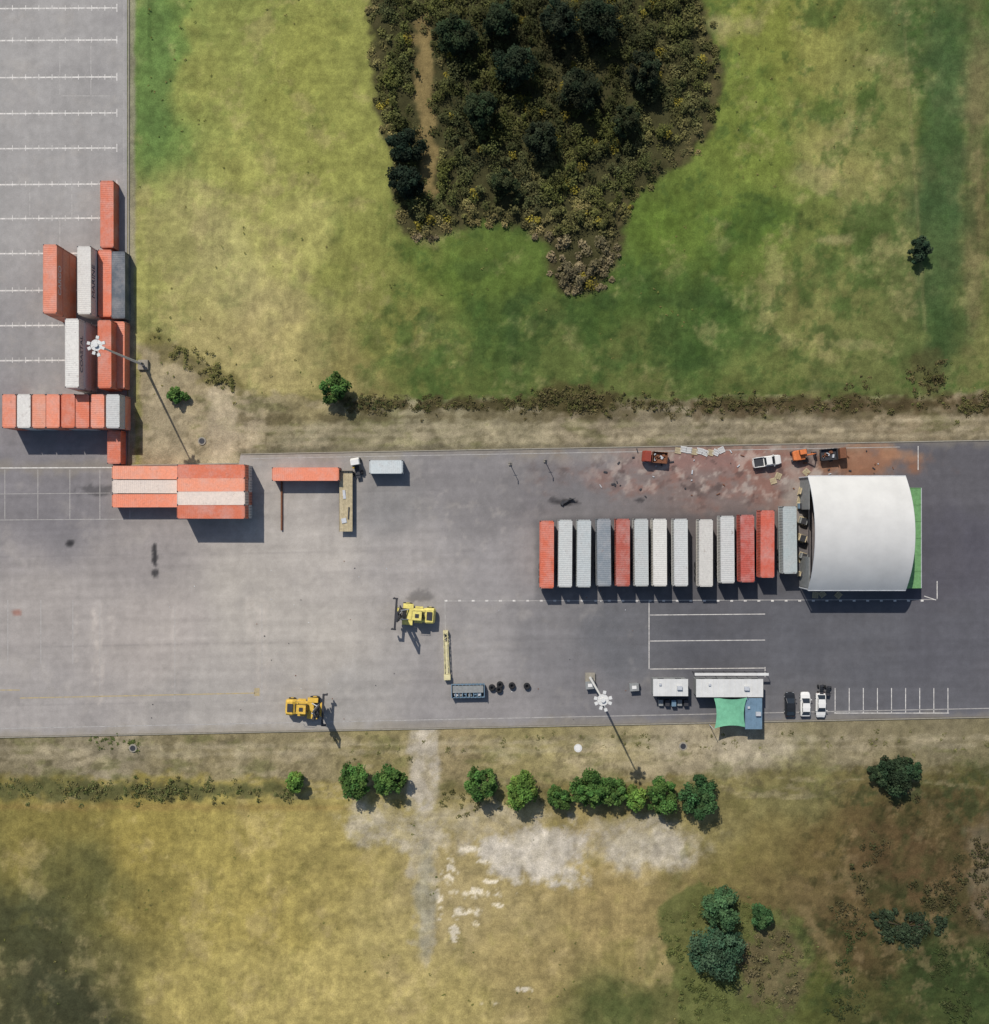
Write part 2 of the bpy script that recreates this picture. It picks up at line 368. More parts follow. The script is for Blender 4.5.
# ---------------- ASPHALT ----------------
def top_edge(uu): return np.where(uu<240,466-(uu-128)*0.02,455-(uu-240)*0.0185)
def bot_edge(uu): return 736.5-uu*0.0205
asp=[(30,50,(132,132,135)),(100,100,(129,129,132)),(30,200,(130,130,133)),(60,340,(121,121,125)),(30,455,(107,106,112)),(60,500,(104,103,109)),(150,545,(124,121,123)),(50,600,(133,130,131)),(150,640,(140,136,136)),(250,600,(145,142,140)),(330,560,(147,144,143)),(330,640,(145,142,140)),(420,560,(135,133,135)),(450,480,(110,109,113)),(400,495,(114,114,117)),(500,560,(124,123,127)),(500,500,(108,107,111)),(550,490,(99,98,103)),(480,640,(127,126,129)),(560,640,(109,109,114)),(620,640,(92,94,101)),(600,700,(103,103,109)),(700,640,(79,81,89)),(800,620,(83,85,93)),(870,650,(85,87,95)),(950,650,(81,82,91)),(950,550,(73,73,83)),(950,480,(81,81,88)),(700,590,(79,80,87)),(720,500,(98,90,91)),(780,490,(104,97,97)),(200,700,(136,134,134)),(350,700,(132,131,132)),(60,700,(130,128,130)),(500,710,(121,120,124)),(800,710,(98,99,105)),(950,710,(89,90,98))]
def asphalt(U,V):
    u=U.ravel();v=V.ravel()
    wu=fbm(u,v,70,3,203)*14;wv=fbm(u,v,70,3,209)*14
    tone_gain=1.10+0.05*(1-sstep(350,700,u))  # raises the pavement tone overall, slightly more on the left
    c=idw(np.clip(u,-40,1030)+wu,v+wv,asp)*tone_gain[:,None]
    n1=fbm(u,v,16,5,221);n2=fbm(u,v,5,3,233)
    def ln(x1,y1,x2,y2,w,soft=1.0,amp=1,seed=3):
        ex,ey=x2-x1,y2-y1
        t=np.clip(((u-x1)*ex+(v-y1)*ey)/(ex*ex+ey*ey),0,1)
        d=np.hypot(u-x1-t*ex,v-y1-t*ey)+fbm(u,v,12,3,seed)*amp
        return 1-sstep(w-soft,w+soft,d)
    c=lay(c,sstep(-3,3,poly_sd(u,v,[(648,600),(1400,600),(1400,712),(770,712),(765,668),(650,668)])+n1*1)*0.35,(84,86,94))
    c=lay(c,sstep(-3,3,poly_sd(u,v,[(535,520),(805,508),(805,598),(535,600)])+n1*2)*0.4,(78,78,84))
    c=c*(1+0.030*streak(u,v+.02*u,90,6,241)*((v>440)))[:,None]
    c=c*(1+0.015*streak(u,v,6,90,251))[:,None]
    for k,yy in enumerate((500,560,650,708)):
        c=lay(c,ln(-200,yy,1300,yy-22,0.5,0.6,0.8,yy)*0.10,(80,80,85))
    for (x,y1,y2,w,a) in((98,605,700,5,.5),(112,610,650,3,.3),(262,605,690,6,.32),(250,600,640,3,.3),(175,600,690,4,.25),(75,612,660,2,.3),(205,640,690,3,.15)):
        m=ln(x,y1,x+1,y2,w,2,2,x)*(0.3+0.7*sstep(-0.2,0.5,fbm(u,v,5,3,int(x)+5)))
        c=lay(c,m*a,(192,185,182))
    for (x,y,a,b,al) in((70,544,4,4,.9),(155,556,2.5,12,.85),(156,572,3,5,.7),(565,502,12,3,.7),(553,500,5,3,.5),(420,596,10,6,.3),(100,490,22,5,.4),(640,500,5,2,.6)):
        c=lay(c,blob(u,v,x,y,a,b,0.4,0,n2*.4)*al,(42,42,46))
    c=lay(c,blob(u,v,18,612,4,3,0.5,0,n2*.4)*.5,(145,85,72))
    c=lay(c,sstep(0.2,0.9,fbm(u,v,40,5,261))*0.14,(98,97,103))
    c=lay(c,sstep(0.25,0.9,fbm(u,v,24,6,271,.65))*0.22*(u<650),(168,164,161))
    c=lay(c,sstep(0.4,0.8,fbm(u,v,9,4,281))*0.2*blob(u,v,420,520,120,60,.5),(178,174,170))
    zone=blob(u,v,735,468,150,32,0.45,0,n1*.3)
    c=lay(c,zone*0.45,(136,119,116))
    c=lay(c,zone*sstep(-0.15,0.5,fbm(u*0.6,v,14,6,291,.65))*0.5,(134,90,80))
    c=lay(c,blob(u,v,690,458,75,14,0.5,0,n1*.4)*0.3,(154,98,90))
    c=lay(c,zone*sstep(0.2,0.6,fbm(u,v,8,5,301))*0.5,(182,176,172))
    c=lay(c,zone*sstep(0.3,0.6,fbm(u,v,10,5,311))*0.5,(68,58,59))
    c=lay(c,blob(u,v,875,462,42,16,0.4,0,n1*.5)*0.7,(143,99,74))
    c=lay(c,blob(u,v,900,455,22,7,0.4,0,n1*.5)*0.5,(164,126,100))
    c=lay(c,blob(u,v,600,455,60,8,0.5,0,n1*.5)*0.35,(152,150,146))
    c=lay(c,blob(u,v,795,500,10,35,0.5,0,n1*.6)*0.4,(172,168,164))
    e=np.minimum(np.abs(v-top_edge(u)),np.abs(v-bot_edge(u)))
    c=lay(c,(1-sstep(0,9,e+n1*5))*0.4*((v>440)),(140,134,122))
    c=np.clip(c*(1+n1*0.025+n2*0.03)[:,None],8,250)
    return alb(c)
ua=np.concatenate([np.linspace(-900,-60,40)[:-1],np.arange(-60,1050,1.8),np.linspace(1050,1900,40)])
tt=np.linspace(0,1,158)
UU,TT=np.meshgrid(ua,tt)
VV=bot_edge(UU)*(1-TT)+top_edge(UU)*TT
def gridmesh(name,UU,VV,cols,z):
    ny,nx=UU.shape
    idx=np.arange(nx*ny).reshape(ny,nx)
    Q=np.stack([idx[:-1,:-1],idx[:-1,1:],idx[1:,1:],idx[1:,:-1]],-1).reshape(-1,4)
    co=np.stack([(UU.ravel()-CX)*S,(CY-VV.ravel())*S,np.full(UU.size,z)],-1)
    return np_mesh(name,co,Q,cols)
ZA=0.05
add('container_yard_pavement',gridmesh('yard',UU,VV,asphalt(UU,VV),ZA),[M_asph])
ub=np.concatenate([np.linspace(-900,-60,30)[:-1],np.arange(-60,128.1,1.8)])
t2=np.linspace(0,1,300)
UU,TT=np.meshgrid(ub,t2); te=top_edge(UU)-0.02
VV=te*(1-TT)+(-90)*TT
add('parking_lot_pavement',gridmesh('lot',UU,VV,asphalt(UU,VV),ZA),[M_asph])
kb=MB()
def seg(mb,x1,y1,x2,y2,w,z0,z1,m=0):
    a=P(x1,y1);b=P(x2,y2);L=math.hypot(b[0]-a[0],b[1]-a[1]);r=math.atan2(b[1]-a[1],b[0]-a[0])
    mb.box(((a[0]+b[0])/2,(a[1]+b[1])/2,(z0+z1)/2),(L,w,z1-z0),m,r)
def be(x): return 736.5-x*0.0205
def tee(x): return 455-(x-240)*0.0185
seg(kb,-600,be(-600)+0.8,1600,be(1600)+0.8,0.2,-0.1,0.15)
seg(kb,241,tee(241)-0.8,1600,tee(1600)-0.8,0.2,-0.1,0.15)
seg(kb,129,-90,129,465,0.2,-0.1,0.15)
seg(kb,130.5,465.2,238,463.4,0.2,-0.1,0.15)
add('kerb',kb.mesh('kerb',[M_conc]))

# ---------------- MARKINGS ----------------
def sheet(mb,x1,y1,x2,y2,w,z,m=0):
    a=Vector(P(x1,y1));b=Vector(P(x2,y2));L=(b-a).length;d=(b-a)/L;n=Vector((-d.y,d.x))*w/2
    mb.quad((a.x-n.x,a.y-n.y,z),(b.x-n.x,b.y-n.y,z),(b.x+n.x,b.y+n.y,z),(a.x+n.x,a.y+n.y,z),m)
Z1=ZA+0.004;Z2=ZA+0.008
pm=MB()
rows=[8,40,77,113,148,184,218,253,290,325,360]
for i,yy in enumerate(rows):
    sheet(pm,-60,yy+1.2,117,yy,0.26,Z1,0)
    for k in range(-8,18):
        x=6+k*6.6
        if x<117: sheet(pm,x,yy-2.6,x,yy+2.8,0.13,Z2,0 if k%2 else 1)
    sheet(pm,117,yy-4,117,yy+4,0.18,Z2,0)
for (x,a,b) in((60,42,75),(91,42,75),(60,79,96),(91,79,96),(30,186,216),(72,186,216),(60,220,250)):
    sheet(pm,x,a,x,b,0.15,Z1,1)
sheet(pm,60,96,110,96,0.15,Z1,1);sheet(pm,-60,-25,117,-26,0.2,Z1,0)
sheet(pm,124,-60,124,180,0.10,Z1,1)
add('parking_lot_markings',pm.mesh('pm',[M_line,M_linef]))
lm=MB()
sheet(lm,-600,be(-600)-8,1600,be(1600)-8,0.15,Z1,1)
sheet(lm,445,601,935,599.5,0.13,Z1,1);
for k in range(36): 
    x=446+k*13.6; sheet(lm,x-1.4,600.7,x+1.4,600.7,0.30,Z2,0)
sheet(lm,445,602,446,682,0.14,Z1,1)
sheet(lm,649,601.5,649,669,0.14,Z1,0)
for yy in(614,640,668): sheet(lm,650,yy+1,765,yy,0.14,Z1,0)
sheet(lm,765,667,765,677,0.14,Z1,0)
sheet(lm,937,581,937,599,0.16,Z1,0);sheet(lm,924,596,936,600,0.14,Z2,0)
for k in range(9):
    x=835+k*14.1; sheet(lm,x,688,x,712.5,0.14,Z1,0)
sheet(lm,834,713,949,713,0.14,Z2,0)
sheet(lm,20,698,255,693,0.2,Z1,2);sheet(lm,0,690,20,690,.2,Z1,2);sheet(lm,257,688,257,696,1.0,Z1,2)
for x in(8,41,73):sheet(lm,x,600,x,664,0.14,Z1,1)
for x in(5,38,70,100,130):sheet(lm,x,469.5,x,519,0.12,Z1,1)
sheet(lm,0,520,140,519,0.12,Z2,1);sheet(lm,0,468,120,467.5,0.2,Z2,0);sheet(lm,0,494,110,493,.1,Z2,1)
for x in(100,175,262): sheet(lm,x,604,x,700,0.09,Z1,1)
sheet(lm,250,458.5,900,447,0.12,Z1,1)
sheet(lm,918,446,918,470,0.14,Z1,0)
add('yard_markings',lm.mesh('lm',[M_line,M_linef,M_liney]))

# ---------------- CONTAINERS ----------------
def container_mb(L,h=2.59,W=2.44,z0=0.0):
    mb=MB();hw=W/2;hl=L/2;p=0.14
    for sx in(-1,1):
        for sy in(-1,1):
            mb.box((sx*(hl-0.08),sy*(hw-0.08),z0+h/2),(0.16,0.16,h-0.004),0)
            for zz in(0.06,h-0.055): mb.box((sx*(hl-0.085),sy*(hw-0.08),z0+zz),(0.19,0.18,0.125),1)
        mb.box((sx*(hl-0.06),0,z0+h-0.07),(0.11,W-0.33,0.12),0)
        mb.box((sx*(hl-0.06),0,z0+0.08),(0.11,W-0.33,0.14),0)
    for sy in(-1,1):
        mb.box((0,sy*(hw-0.05),z0+h-0.05),(L-0.4,0.08,0.08),0)
        mb.box((0,sy*(hw-0.05),z0+0.08),(L-0.4,0.09,0.15),0)
    n=int((L-0.36)/p/2)*2
    for sy in(-1,1):
        x=-(L-0.34)/2;st=(L-0.34)/n
        pts=[]
        for i in range(n):
            o=0.03 if i%2==0 else 0.075
            pts.append((x+i*st,o));pts.append((x+(i+0.62)*st,o))
        for a,b in zip(pts[:-1],pts[1:]):
            A=(a[0],sy*(hw-a[1]),z0+0.15);B=(b[0],sy*(hw-b[1]),z0+0.15)
            C=(b[0],sy*(hw-b[1]),z0+h-0.09);D=(a[0],sy*(hw-a[1]),z0+h-0.09)
            mb.quad(*( (A,B,C,D) if sy<0 else (B,A,D,C)),m=0)
    n=int((L-0.3)/0.36);st=(L-0.3)/n;x=-(L-0.3)/2;pts=[]
    for i in range(n):
        pts+=[(x+i*st,h-0.032),(x+(i+.38)*st,h-0.032),(x+(i+.5)*st,h-0.018),(x+(i+.88)*st,h-0.018)]
    pts.append((-x,h-0.032))
    for a,b in zip(pts[:-1],pts[1:]):
        mb.quad((a[0],-hw+0.09,z0+a[1]),(b[0],-hw+0.09,z0+b[1]),(b[0],hw-0.09,z0+b[1]),(a[0],hw-0.09,z0+a[1]),0)
    mb.box((-(hl-0.06),0,z0+h/2),(0.05,W-0.33,h-0.3),0)
    for sy in(-1,1):
        mb.box((hl-0.05,sy*(W-0.33)/4,z0+h/2),(0.05,(W-0.33)/2-0.015,h-0.3),0)
        for q in(0.25,0.75):
            mb.tube((hl-0.005,sy*q,z0+0.12),(hl-0.005,sy*q,z0+h-0.1),0.022,0.022,1,6)
            mb.box((hl-0.008,sy*q,z0+1.1),(0.03,0.28,0.05),1)
    mb.box((0,0,z0+0.1),(L-0.3,W-0.3,0.06),1)
    return mb
c40=container_mb(12.19).mesh('container_40ft',[M_cont,M_steel])
c20=container_mb(6.06).mesh('container_20ft',[M_cont,M_steel])
OR=(206,112,84);OR2=(214,130,104);OR3=(220,144,118);WH=(210,211,213);LG=(192,197,203);DB=(80,90,104);RD=(168,70,58);PK=(218,206,201)
PAL=[OR,WH,OR2,LG,OR3]
def jit(c):
    t=random.uniform(0.95,1.03); return tuple(max(0,min(255,x*t)) for x in c)
def stack(px,py,n,cols,L=12.19,ew=False):
    x,y=P(px,py,n*2.6)
    for i in range(n):
        c=cols[min(i,len(cols)-1)]
        ob=add('shipping_container',c40 if L>8 else c20,loc=(x+random.uniform(-.03,.03),y+random.uniform(-.03,.03),ZA+0.012+i*2.6),rz=(0 if ew else math.pi/2)+random.uniform(-.003,.003),color=A4(jit(c)))
    return ob
def lettering(ob,text,size,side,colr):
    cu=bpy.data.curves.new('lettering','FONT');cu.body=text;cu.size=size;cu.extrude=0.004;cu.align_x='CENTER';cu.align_y='CENTER'
    cu.materials.append(colr)
    t=bpy.data.objects.new('lettering',cu);COL.objects.link(t);t.parent=ob
    t.location=(0,side*1.205,1.35);t.rotation_euler=(math.pi/2,0,math.pi if side>0 else 0)
M_txtd=mat_plain('dark_lettering',(0.03,0.05,0.10,1),0.6);M_txtw=mat_plain('white_lettering',(0.6,0.6,0.6,1),0.6)
o=stack(107,214,1,[OR])
o=stack(50,279,3,[OR2,OR3,OR2]);lettering(o,'CARGO',1.5,-1,M_txtw)
o=stack(84,280,2,[WH,WH]);lettering(o,'MARINE',1.7,-1,M_txtd)
o=stack(105,283,1,[OR]);lettering(o,'FREIGHT',1.3,-1,M_txtw)
stack(118.5,285,1,[DB])
o=stack(72,353,3,[WH,WH,WH]);lettering(o,'COASTAL',1.5,-1,M_txtd)
stack(104.5,354,2,[OR2,OR]);stack(118,355,1,[OR2])
d=[(9,2,OR2),(24,2,WH),(39,2,OR3),(53,2,OR2),(68,2,OR),(82.5,2,OR),(97.5,2,OR2),(113,2,LG)]
for (x,n,c) in d: stack(x,411,n,[random.choice(PAL),c],L=6)
stack(114,447,1,[OR],L=6)
for yy,c in((472.5,OR3),(486.5,PK),(500.5,OR2)): stack(145.5,yy,1,[c],ew=True)
for yy,c in((471.3,OR),(484.8,OR3),(498.2,PK),(511.8,OR)): stack(211,yy,2,[random.choice(PAL),c],ew=True)
stack(305.5,474,1,[OR2],ew=True)
stack(386,467,1,[(182,193,202)],L=6,ew=True)

def trailer_mesh():
    mb=container_mb(12.19,h=2.75,W=2.5,z0=1.2)
    mb.box((0,0.45,1.05),(12.0,0.14,0.28),1);mb.box((0,-0.45,1.05),(12.0,0.14,0.28),1)
    for x in range(-5,6): mb.box((x*1.1,0,1.06),(0.1,2.3,0.12),1)
    for x in(-4.9,-3.6,-2.3):
        for s in(-1,1):
            for o in(0.95,1.2): mb.tube((x,s*(o-0.11),0.5),(x,s*(o+0.11),0.5),0.5,0.5,2,16)
        mb.tube((x,-1.0,0.5),(x,1.0,0.5),0.09,0.09,1,8)
    for s in(-1,1):
        mb.box((3.4,s*0.8,0.6),(0.14,0.14,1.15),1);mb.box((3.4,s*0.8,0.04),(0.35,0.3,0.06),1)
        mb.box((0.3,s*1.15,0.75),(4.2,0.04,0.35),1)
    mb.box((-6.12,0,0.72),(0.1,2.3,0.14),1)
    return mb.mesh('semi_trailer',[M_cont,M_steel,M_tyre])
tm=trailer_mesh()
TR=[(547,554.5,(202,102,76)),(565.3,553.5,(190,197,203)),(584,553.5,(172,182,190)),(604,552.5,(116,127,140)),(623,552.5,(164,80,68)),(641.5,552.5,(182,190,196)),(660,552.5,(200,202,204)),(681,552.5,(186,192,198)),(706,553,(200,201,202)),(727.5,549.5,(192,196,201)),(747.5,548.5,(168,74,64)),(767.5,544,(194,92,74)),(790,540,(160,173,181))]
for (px,py,c) in TR:
    x,y=P(px,py,4.0)
    add('semi_trailer',tm,loc=(x,y,ZA+0.012),rz=math.pi/2+random.uniform(-.012,.012),color=A4(jit(c)))

# ---------------- VEHICLES ----------------
def rrect(x,hw,z0,z1,r=0.12):
    return [(x,-hw+r,z0),(x,-hw,z0+r),(x,-hw,z1-r),(x,-hw+r,z1),(x,hw-r,z1),(x,hw,z1-r),(x,hw,z0+r),(x,hw-r,z0)]
def wheels(mb,xs,hw,r,m=2,w=0.22):
    for x in xs:
        for s in(-1,1):
            mb.tube((x,s*(hw-w),r),(x,s*hw,r),r,r,m,18)
            mb.tube((x,s*(hw-0.02),r),(x,s*(hw+0.02),r),r*.55,r*.5,3,12)
def car_mesh(kind,paint):
    mb=MB()
    if kind=='pickup': Lh=2.65;W=0.93
    else: Lh=2.25;W=0.9
    st=[(-Lh,W*.82,.42,.72),(-Lh+.12,W*.93,.3,.92),(-Lh+.8,W,.25,.98),(0,W,.25,.98),(Lh-1.2,W,.25,.95),(Lh-.5,W*.96,.27,.86),(Lh-.12,W*.85,.32,.74),(Lh,W*.7,.42,.62)]
    mb.loft([rrect(x,h,a,b) for x,h,a,b in st],0)
    if kind=='pickup': c0,c1,c2,c3=-0.55,-0.35,0.75,1.45;rt=1.72
    else: c0,c1,c2,c3=-1.95,-1.25,0.35,1.15;rt=1.45
    mb.loft([rrect(c0,W*.86,.9,.99,.03),rrect(c1,W*.76,.9,rt-.04,.08),rrect(c2,W*.76,.9,rt-.04,.08),rrect(c3,W*.86,.9,.97,.03)],1)
    mb.loft([rrect(c1+.02,W*.72,rt-.07,rt-.02,.02),rrect((c1+c2)/2,W*.77,rt-.07,rt+.02,.03),rrect(c2-.02,W*.72,rt-.07,rt-.02,.02)],0)
    for s in(-1,1):
        mb.tube((c2,s*W*.74,rt-.05),(c3,s*W*.86,.97),.04,.045,0,6)
        mb.tube((c1,s*W*.74,rt-.05),(c0,s*W*.86,.97),.05,.055,0,6)
        mb.box(((c1+c2)/2,s*W*.795,1.2),(.08,.05,.48),0)
        mb.box((c3-.25,s*(W+.09),1.02),(.14,.2,.13),0)
        mb.box((Lh-.1,s*W*.6,.64),(.12,.32,.12),3);mb.box((-Lh+.02,s*W*.66,.72),(.06,.26,.12),4)
    if kind=='pickup':
        mb.box((-1.6,0,1.0),(1.75,W*1.6,.03),5)
        for s in(-1,1): mb.box((-1.6,s*(W-.07),1.12),(2.0,.09,.3),0)
        mb.box((-2.57,0,1.12),(.08,W*1.9,.3),0)
    wheels(mb,(-Lh+.85,Lh-.9),W+.01,.34)
    return mb.mesh('car',[paint,M_glass,M_tyre,M_galv,M_red,M_steel])
def put(name,me,px,py,ang,h=0.0):
    x,y=P(px,py,h); return add(name,me,loc=(x,y,ZA+0.012),rz=math.radians(ang))
cw=car_mesh('car',M_white);cd=car_mesh('car',M_black)
put('parked_car',cd,791,705,90,1.4);put('parked_car',cw,806.5,705,90,1.4);put('parked_car',cw,822,706,-90,1.4)
put('pickup_truck',car_mesh('pickup',M_white),768,461,8,1.5)
def quad_mesh():
    mb=MB();mb.loft([rrect(-.7,.22,.5,.8,.05),rrect(-.2,.3,.45,.95,.08),rrect(.3,.2,.5,.9,.05),rrect(.8,.28,.55,.85,.05)],0)
    for x in(-.6,.6):
        for s in(-1,1): mb.tube((x,s*.35,.28),(x,s*.6,.28),.28,.28,1,14)
    mb.tube((.35,-.42,1.05),(.35,.42,1.05),.03,.03,2,6);mb.tube((.35,0,.8),(.35,0,1.05),.04,.04,2,6)
    mb.box((-.65,0,.9),(.5,.7,.05),2);mb.box((.75,0,.92),(.35,.6,.05),2)
    return mb.mesh('quad',[M_black,M_tyre,M_steel])
qm=quad_mesh();put('quad_bike',qm,820,689,90);put('quad_bike',qm,826.5,690,80)
def tipper_mesh(cabp,bedp,L=5.2):
    mb=MB();h=L/2
    mb.box((0,0,.7),(L,.8,.18),3)
    mb.loft([rrect(h-1.5,1.0,.6,2.1,.1),rrect(h-.4,1.0,.5,2.15,.12),rrect(h-.05,.95,.5,1.4,.12),rrect(h,.9,.55,1.2,.1)],0)
    mb.loft([rrect(h-.42,.9,1.35,2.05,.05),rrect(h-.08,.86,1.3,1.42,.03)],1)
    for s in(-1,1): mb.box((h-.8,s*1.0,1.6),(.7,.03,.5),1)
    bl=L-1.8;bx=-h+bl/2
    mb.box((bx,0,.9),(bl,2.0,.08),2)
    for s in(-1,1):
        mb.box((bx,s*1.0,1.2),(bl,.07,.6),2)
        for k in range(5): mb.box((bx-bl/2+.3+k*(bl-.6)/4,s*1.05,1.2),(.08,.06,.6),2)
    mb.box((-h+.02,0,1.2),(.07,2.0,.6),2);mb.box((bx+bl/2-.02,0,1.35),(.07,2.0,.9),2)
    for k in range(7): mb.box((bx+random.uniform(-1.1,1.1),random.uniform(-.6,.6),1.05),(random.uniform(.4,.9),random.uniform(.2,.5),.25),random.choice((4,5)),random.random()*3)
    for x in(-h+.9,h-.9):
        for s in(-1,1): mb.tube((x,s*.8,.42),(x,s*1.03,.42),.42,.42,6,16)
    return mb.mesh('tipper',[cabp,M_glass,bedp,M_steel,M_rust,M_galv,M_tyre])
put('tipper_truck',tipper_mesh(M_red,M_rust,4.6),655,457,175,1.5)
put('tipper_truck',tipper_mesh(M_rust,M_steel,4.8),834,454,5,1.5)
def excavator():
    mb=MB()
    for s in(-1,1):
        mb.box((0,s*.8,.35),(2.6,.35,.6),1)
        mb.tube((-1.3,s*.63,.35),(-1.3,s*.97,.35),.3,.3,1,12);mb.tube((1.3,s*.63,.35),(1.3,s*.97,.35),.3,.3,1,12)
    mb.loft([rrect(-1.4,.8,.75,1.4,.15),rrect(-.9,.95,.7,1.6,.15),rrect(.6,.95,.7,1.5,.1),rrect(.8,.9,.7,1.3,.1)],0)
    mb.box((.25,.5,1.85),(1.1,.8,.9),2);mb.box((.25,.5,2.33),(1.2,.88,.07),0)
    mb.tube((.6,-.2,1.3),(1.9,-.2,2.6),.16,.13,0,8);mb.tube((1.9,-.2,2.6),(2.8,-.2,1.2),.12,.1,0,8)
    mb.box((2.75,-.2,.85),(.5,.7,.6),1)
    return mb.mesh('excavator',[M_orange,M_steel,M_glass])
put('mini_excavator',excavator(),801,455,10,1.5)
def forklift(paint):
    mb=MB()
    mb.loft([rrect(-3.3,1.2,.7,1.6,.25),rrect(-3.0,1.4,.6,2.3,.3),rrect(-1.9,1.4,.6,2.4,.25),rrect(-1.2,1.25,.6,1.9,.2),rrect(1.9,1.1,.6,1.7,.15)],0)
    mb.box((-2.3,0,2.42),(1.0,1.5,.1),1)
    for k in range(4): mb.box((-1.6+k*.22,0,2.1),(.09,1.5,.06),1)
    mb.loft([rrect(-.9,.75,1.8,3.3,.1),rrect(.6,.75,1.8,3.3,.1),rrect(.95,.7,1.8,2.2,.1)],2)
    mb.box((-.1,0,3.34),(1.7,1.6,.09),0);mb.box((-.1,0,3.42),(.7,.7,.08),1)
    for sx in(-.85,.6):
        for s in(-1,1): mb.tube((sx,s*.76,1.8),(sx,s*.76,3.3),.05,.05,1,6)
    for x,r,dbl in((-2.3,.65,False),(1.9,.85,True)):
        for s in(-1,1):
            mb.tube((x,s*1.0,r),(x,s*1.5,r),r,r,3,20);mb.tube((x,s*1.49,r),(x,s*1.53,r),r*.5,r*.45,0,14)
            if dbl: mb.tube((x,s*1.55,r),(x,s*2.0,r),r,r,3,20);mb.tube((x,s*1.98,r),(x,s*2.03,r),r*.5,r*.4,0,14)
    for s in(-1,1):
        mb.box((1.7,s*1.5,1.75),(1.9,.9,.06),0);mb.box((-.3,s*1.3,1.4),(1.4,.5,.5),0)
        mb.tube((-1.2,s*1.35,2.3),(-1.2,s*1.35,3.0),.03,.03,1,6);mb.tube((-1.2,s*1.35,3.0),(.6,s*1.35,3.0),.03,.03,1,6)
    for s in(-1,1):
        mb.box((3.05,s*.75,4.1),(.35,.22,7.6),1);mb.box((2.85,s*.5,4.0),(.22,.18,7.2),1)
        mb.tube((1.6,s*.9,1.8),(2.9,s*.8,3.6),.1,.1,4,8)
        mb.tube((2.7,s*.62,.6),(2.7,s*.62,6.6),.08,.08,4,8)
    for z in(1.0,3.6,6.0,7.8): mb.box((3.05,0,z),(.25,1.6,.25),1)
    mb.box((3.45,0,2.3),(.35,2.3,1.3),0);mb.box((3.8,0,2.9),(.35,5.6,.4),1)
    for s in(-1,1): mb.box((4.05,s*2.8,2.7),(.9,.25,.5),1);mb.box((4.3,s*2.8,2.2),(.2,.3,.6),1);mb.box((3.75,s*1.4,2.4),(.2,.3,1.0),0)
    return mb.mesh('forklift',[paint,M_steel,M_glass,M_tyre,M_galv])
x,y=P(417,615,2);add('container_forklift',forklift(M_yel2),loc=(x,y,ZA+.012),rz=math.radians(176))
x,y=P(303,708,2);add('container_forklift',forklift(M_yel),loc=(x,y,ZA+.012),rz=math.radians(-3))
def flatbed(L,W,deckm):
    mb=MB();n=int(W/.24)
    for i in range(n): mb.box((0,-W/2+.12+i*(W/n),1.2),(L,W/n-.03,.07),0)
    for s in(-1,1):
        mb.box((0,s*.45,1.02),(L,.14,.28),1);mb.box((0,s*(W/2+.03),1.2),(L+.1,.05,.14),1)
    for x in(-L/2+1.2,-L/2+2.5):
        for s in(-1,1): mb.tube((x,s*.75,.48),(x,s*1.15,.48),.48,.48,2,16)
    for s in(-1,1): mb.box((L/2-2.5,s*.7,.55),(.14,.14,1.0),1)
    mb.box((L/2-.1,0,1.45),(.1,W,.45),1)
    mb.box((1.2,.3,1.3),(1.6,.5,.12),3,.1);mb.box((-2.2,-.5,1.32),(2.2,.2,.14),1,-.05);mb.box((-3.6,.35,1.3),(.9,.9,.12),3,.2)
    return mb.mesh('flatbed',[deckm,M_steel,M_tyre,M_galv])
put('flatbed_trailer',flatbed(11.2,2.4,M_wood),346,501,90,1.2)
bm=MB();bm.box((0,0,.05),(9.0,.3,.03),0);bm.box((0,0,.2),(9.0,.05,.27),0);bm.box((0,0,.35),(9.0,.3,.03),0)
put('steel_beam',bm.mesh('beam',[M_rust]),282,506,90)
def yard_tractor():
    mb=MB();mb.box((-.4,0,.75),(3.6,.8,.2),3)
    mb.loft([rrect(.2,.8,.7,2.4,.1),rrect(1.1,.8,.6,2.45,.12),rrect(1.5,.75,.6,1.5,.1)],0)
    mb.loft([rrect(1.08,.7,1.5,2.35,.05),rrect(1.46,.66,1.4,1.55,.03)],1)
    mb.box((-1.2,0,.95),(.9,.8,.12),3)
    for x in(-1.3,1.0):
        for s in(-1,1): mb.tube((x,s*.62,.45),(x,s*.95,.45),.45,.45,2,16)
    mb.box((-.2,.5,1.3),(.3,.3,1.3),4)
    return mb.mesh('yt',[M_white,M_glass,M_tyre,M_steel,M_yel])
put('yard_tractor',yard_tractor(),356,466,100,1.5)
def boom(L=8.5):
    mb=MB();w=.45
    for a in(-w,w):
        for b in(.2,.2+2*w): mb.tube((-L/2,a,b),(L/2,a*.7,b),.07,.07,0,6)
    n=12
    for i in range(n):
        x0=-L/2+i*L/n;x1=x0+L/n;s=1 if i%2 else -1
        for b in(.2,.2+2*w): mb.tube((x0,-w*s,b),(x1,w*s*.9,b),.05,.05,0,5)
        for a in(-w,w): mb.tube((x0,a,.2 if i%2 else 1.1),(x1,a*.9,1.1 if i%2 else .2),.05,.05,0,5)
    mb.box((-L/2+.2,0,.65),(1.0,1.2,1.1),0);mb.box((L/2,0,.6),(.5,.9,1.0),0)
    mb.box((-.5,0,1.12),(L*.7,.4,.05),0)
    return mb.mesh('boom',[M_ylt])
put('crane_boom',boom(),446.5,655,92,.8)
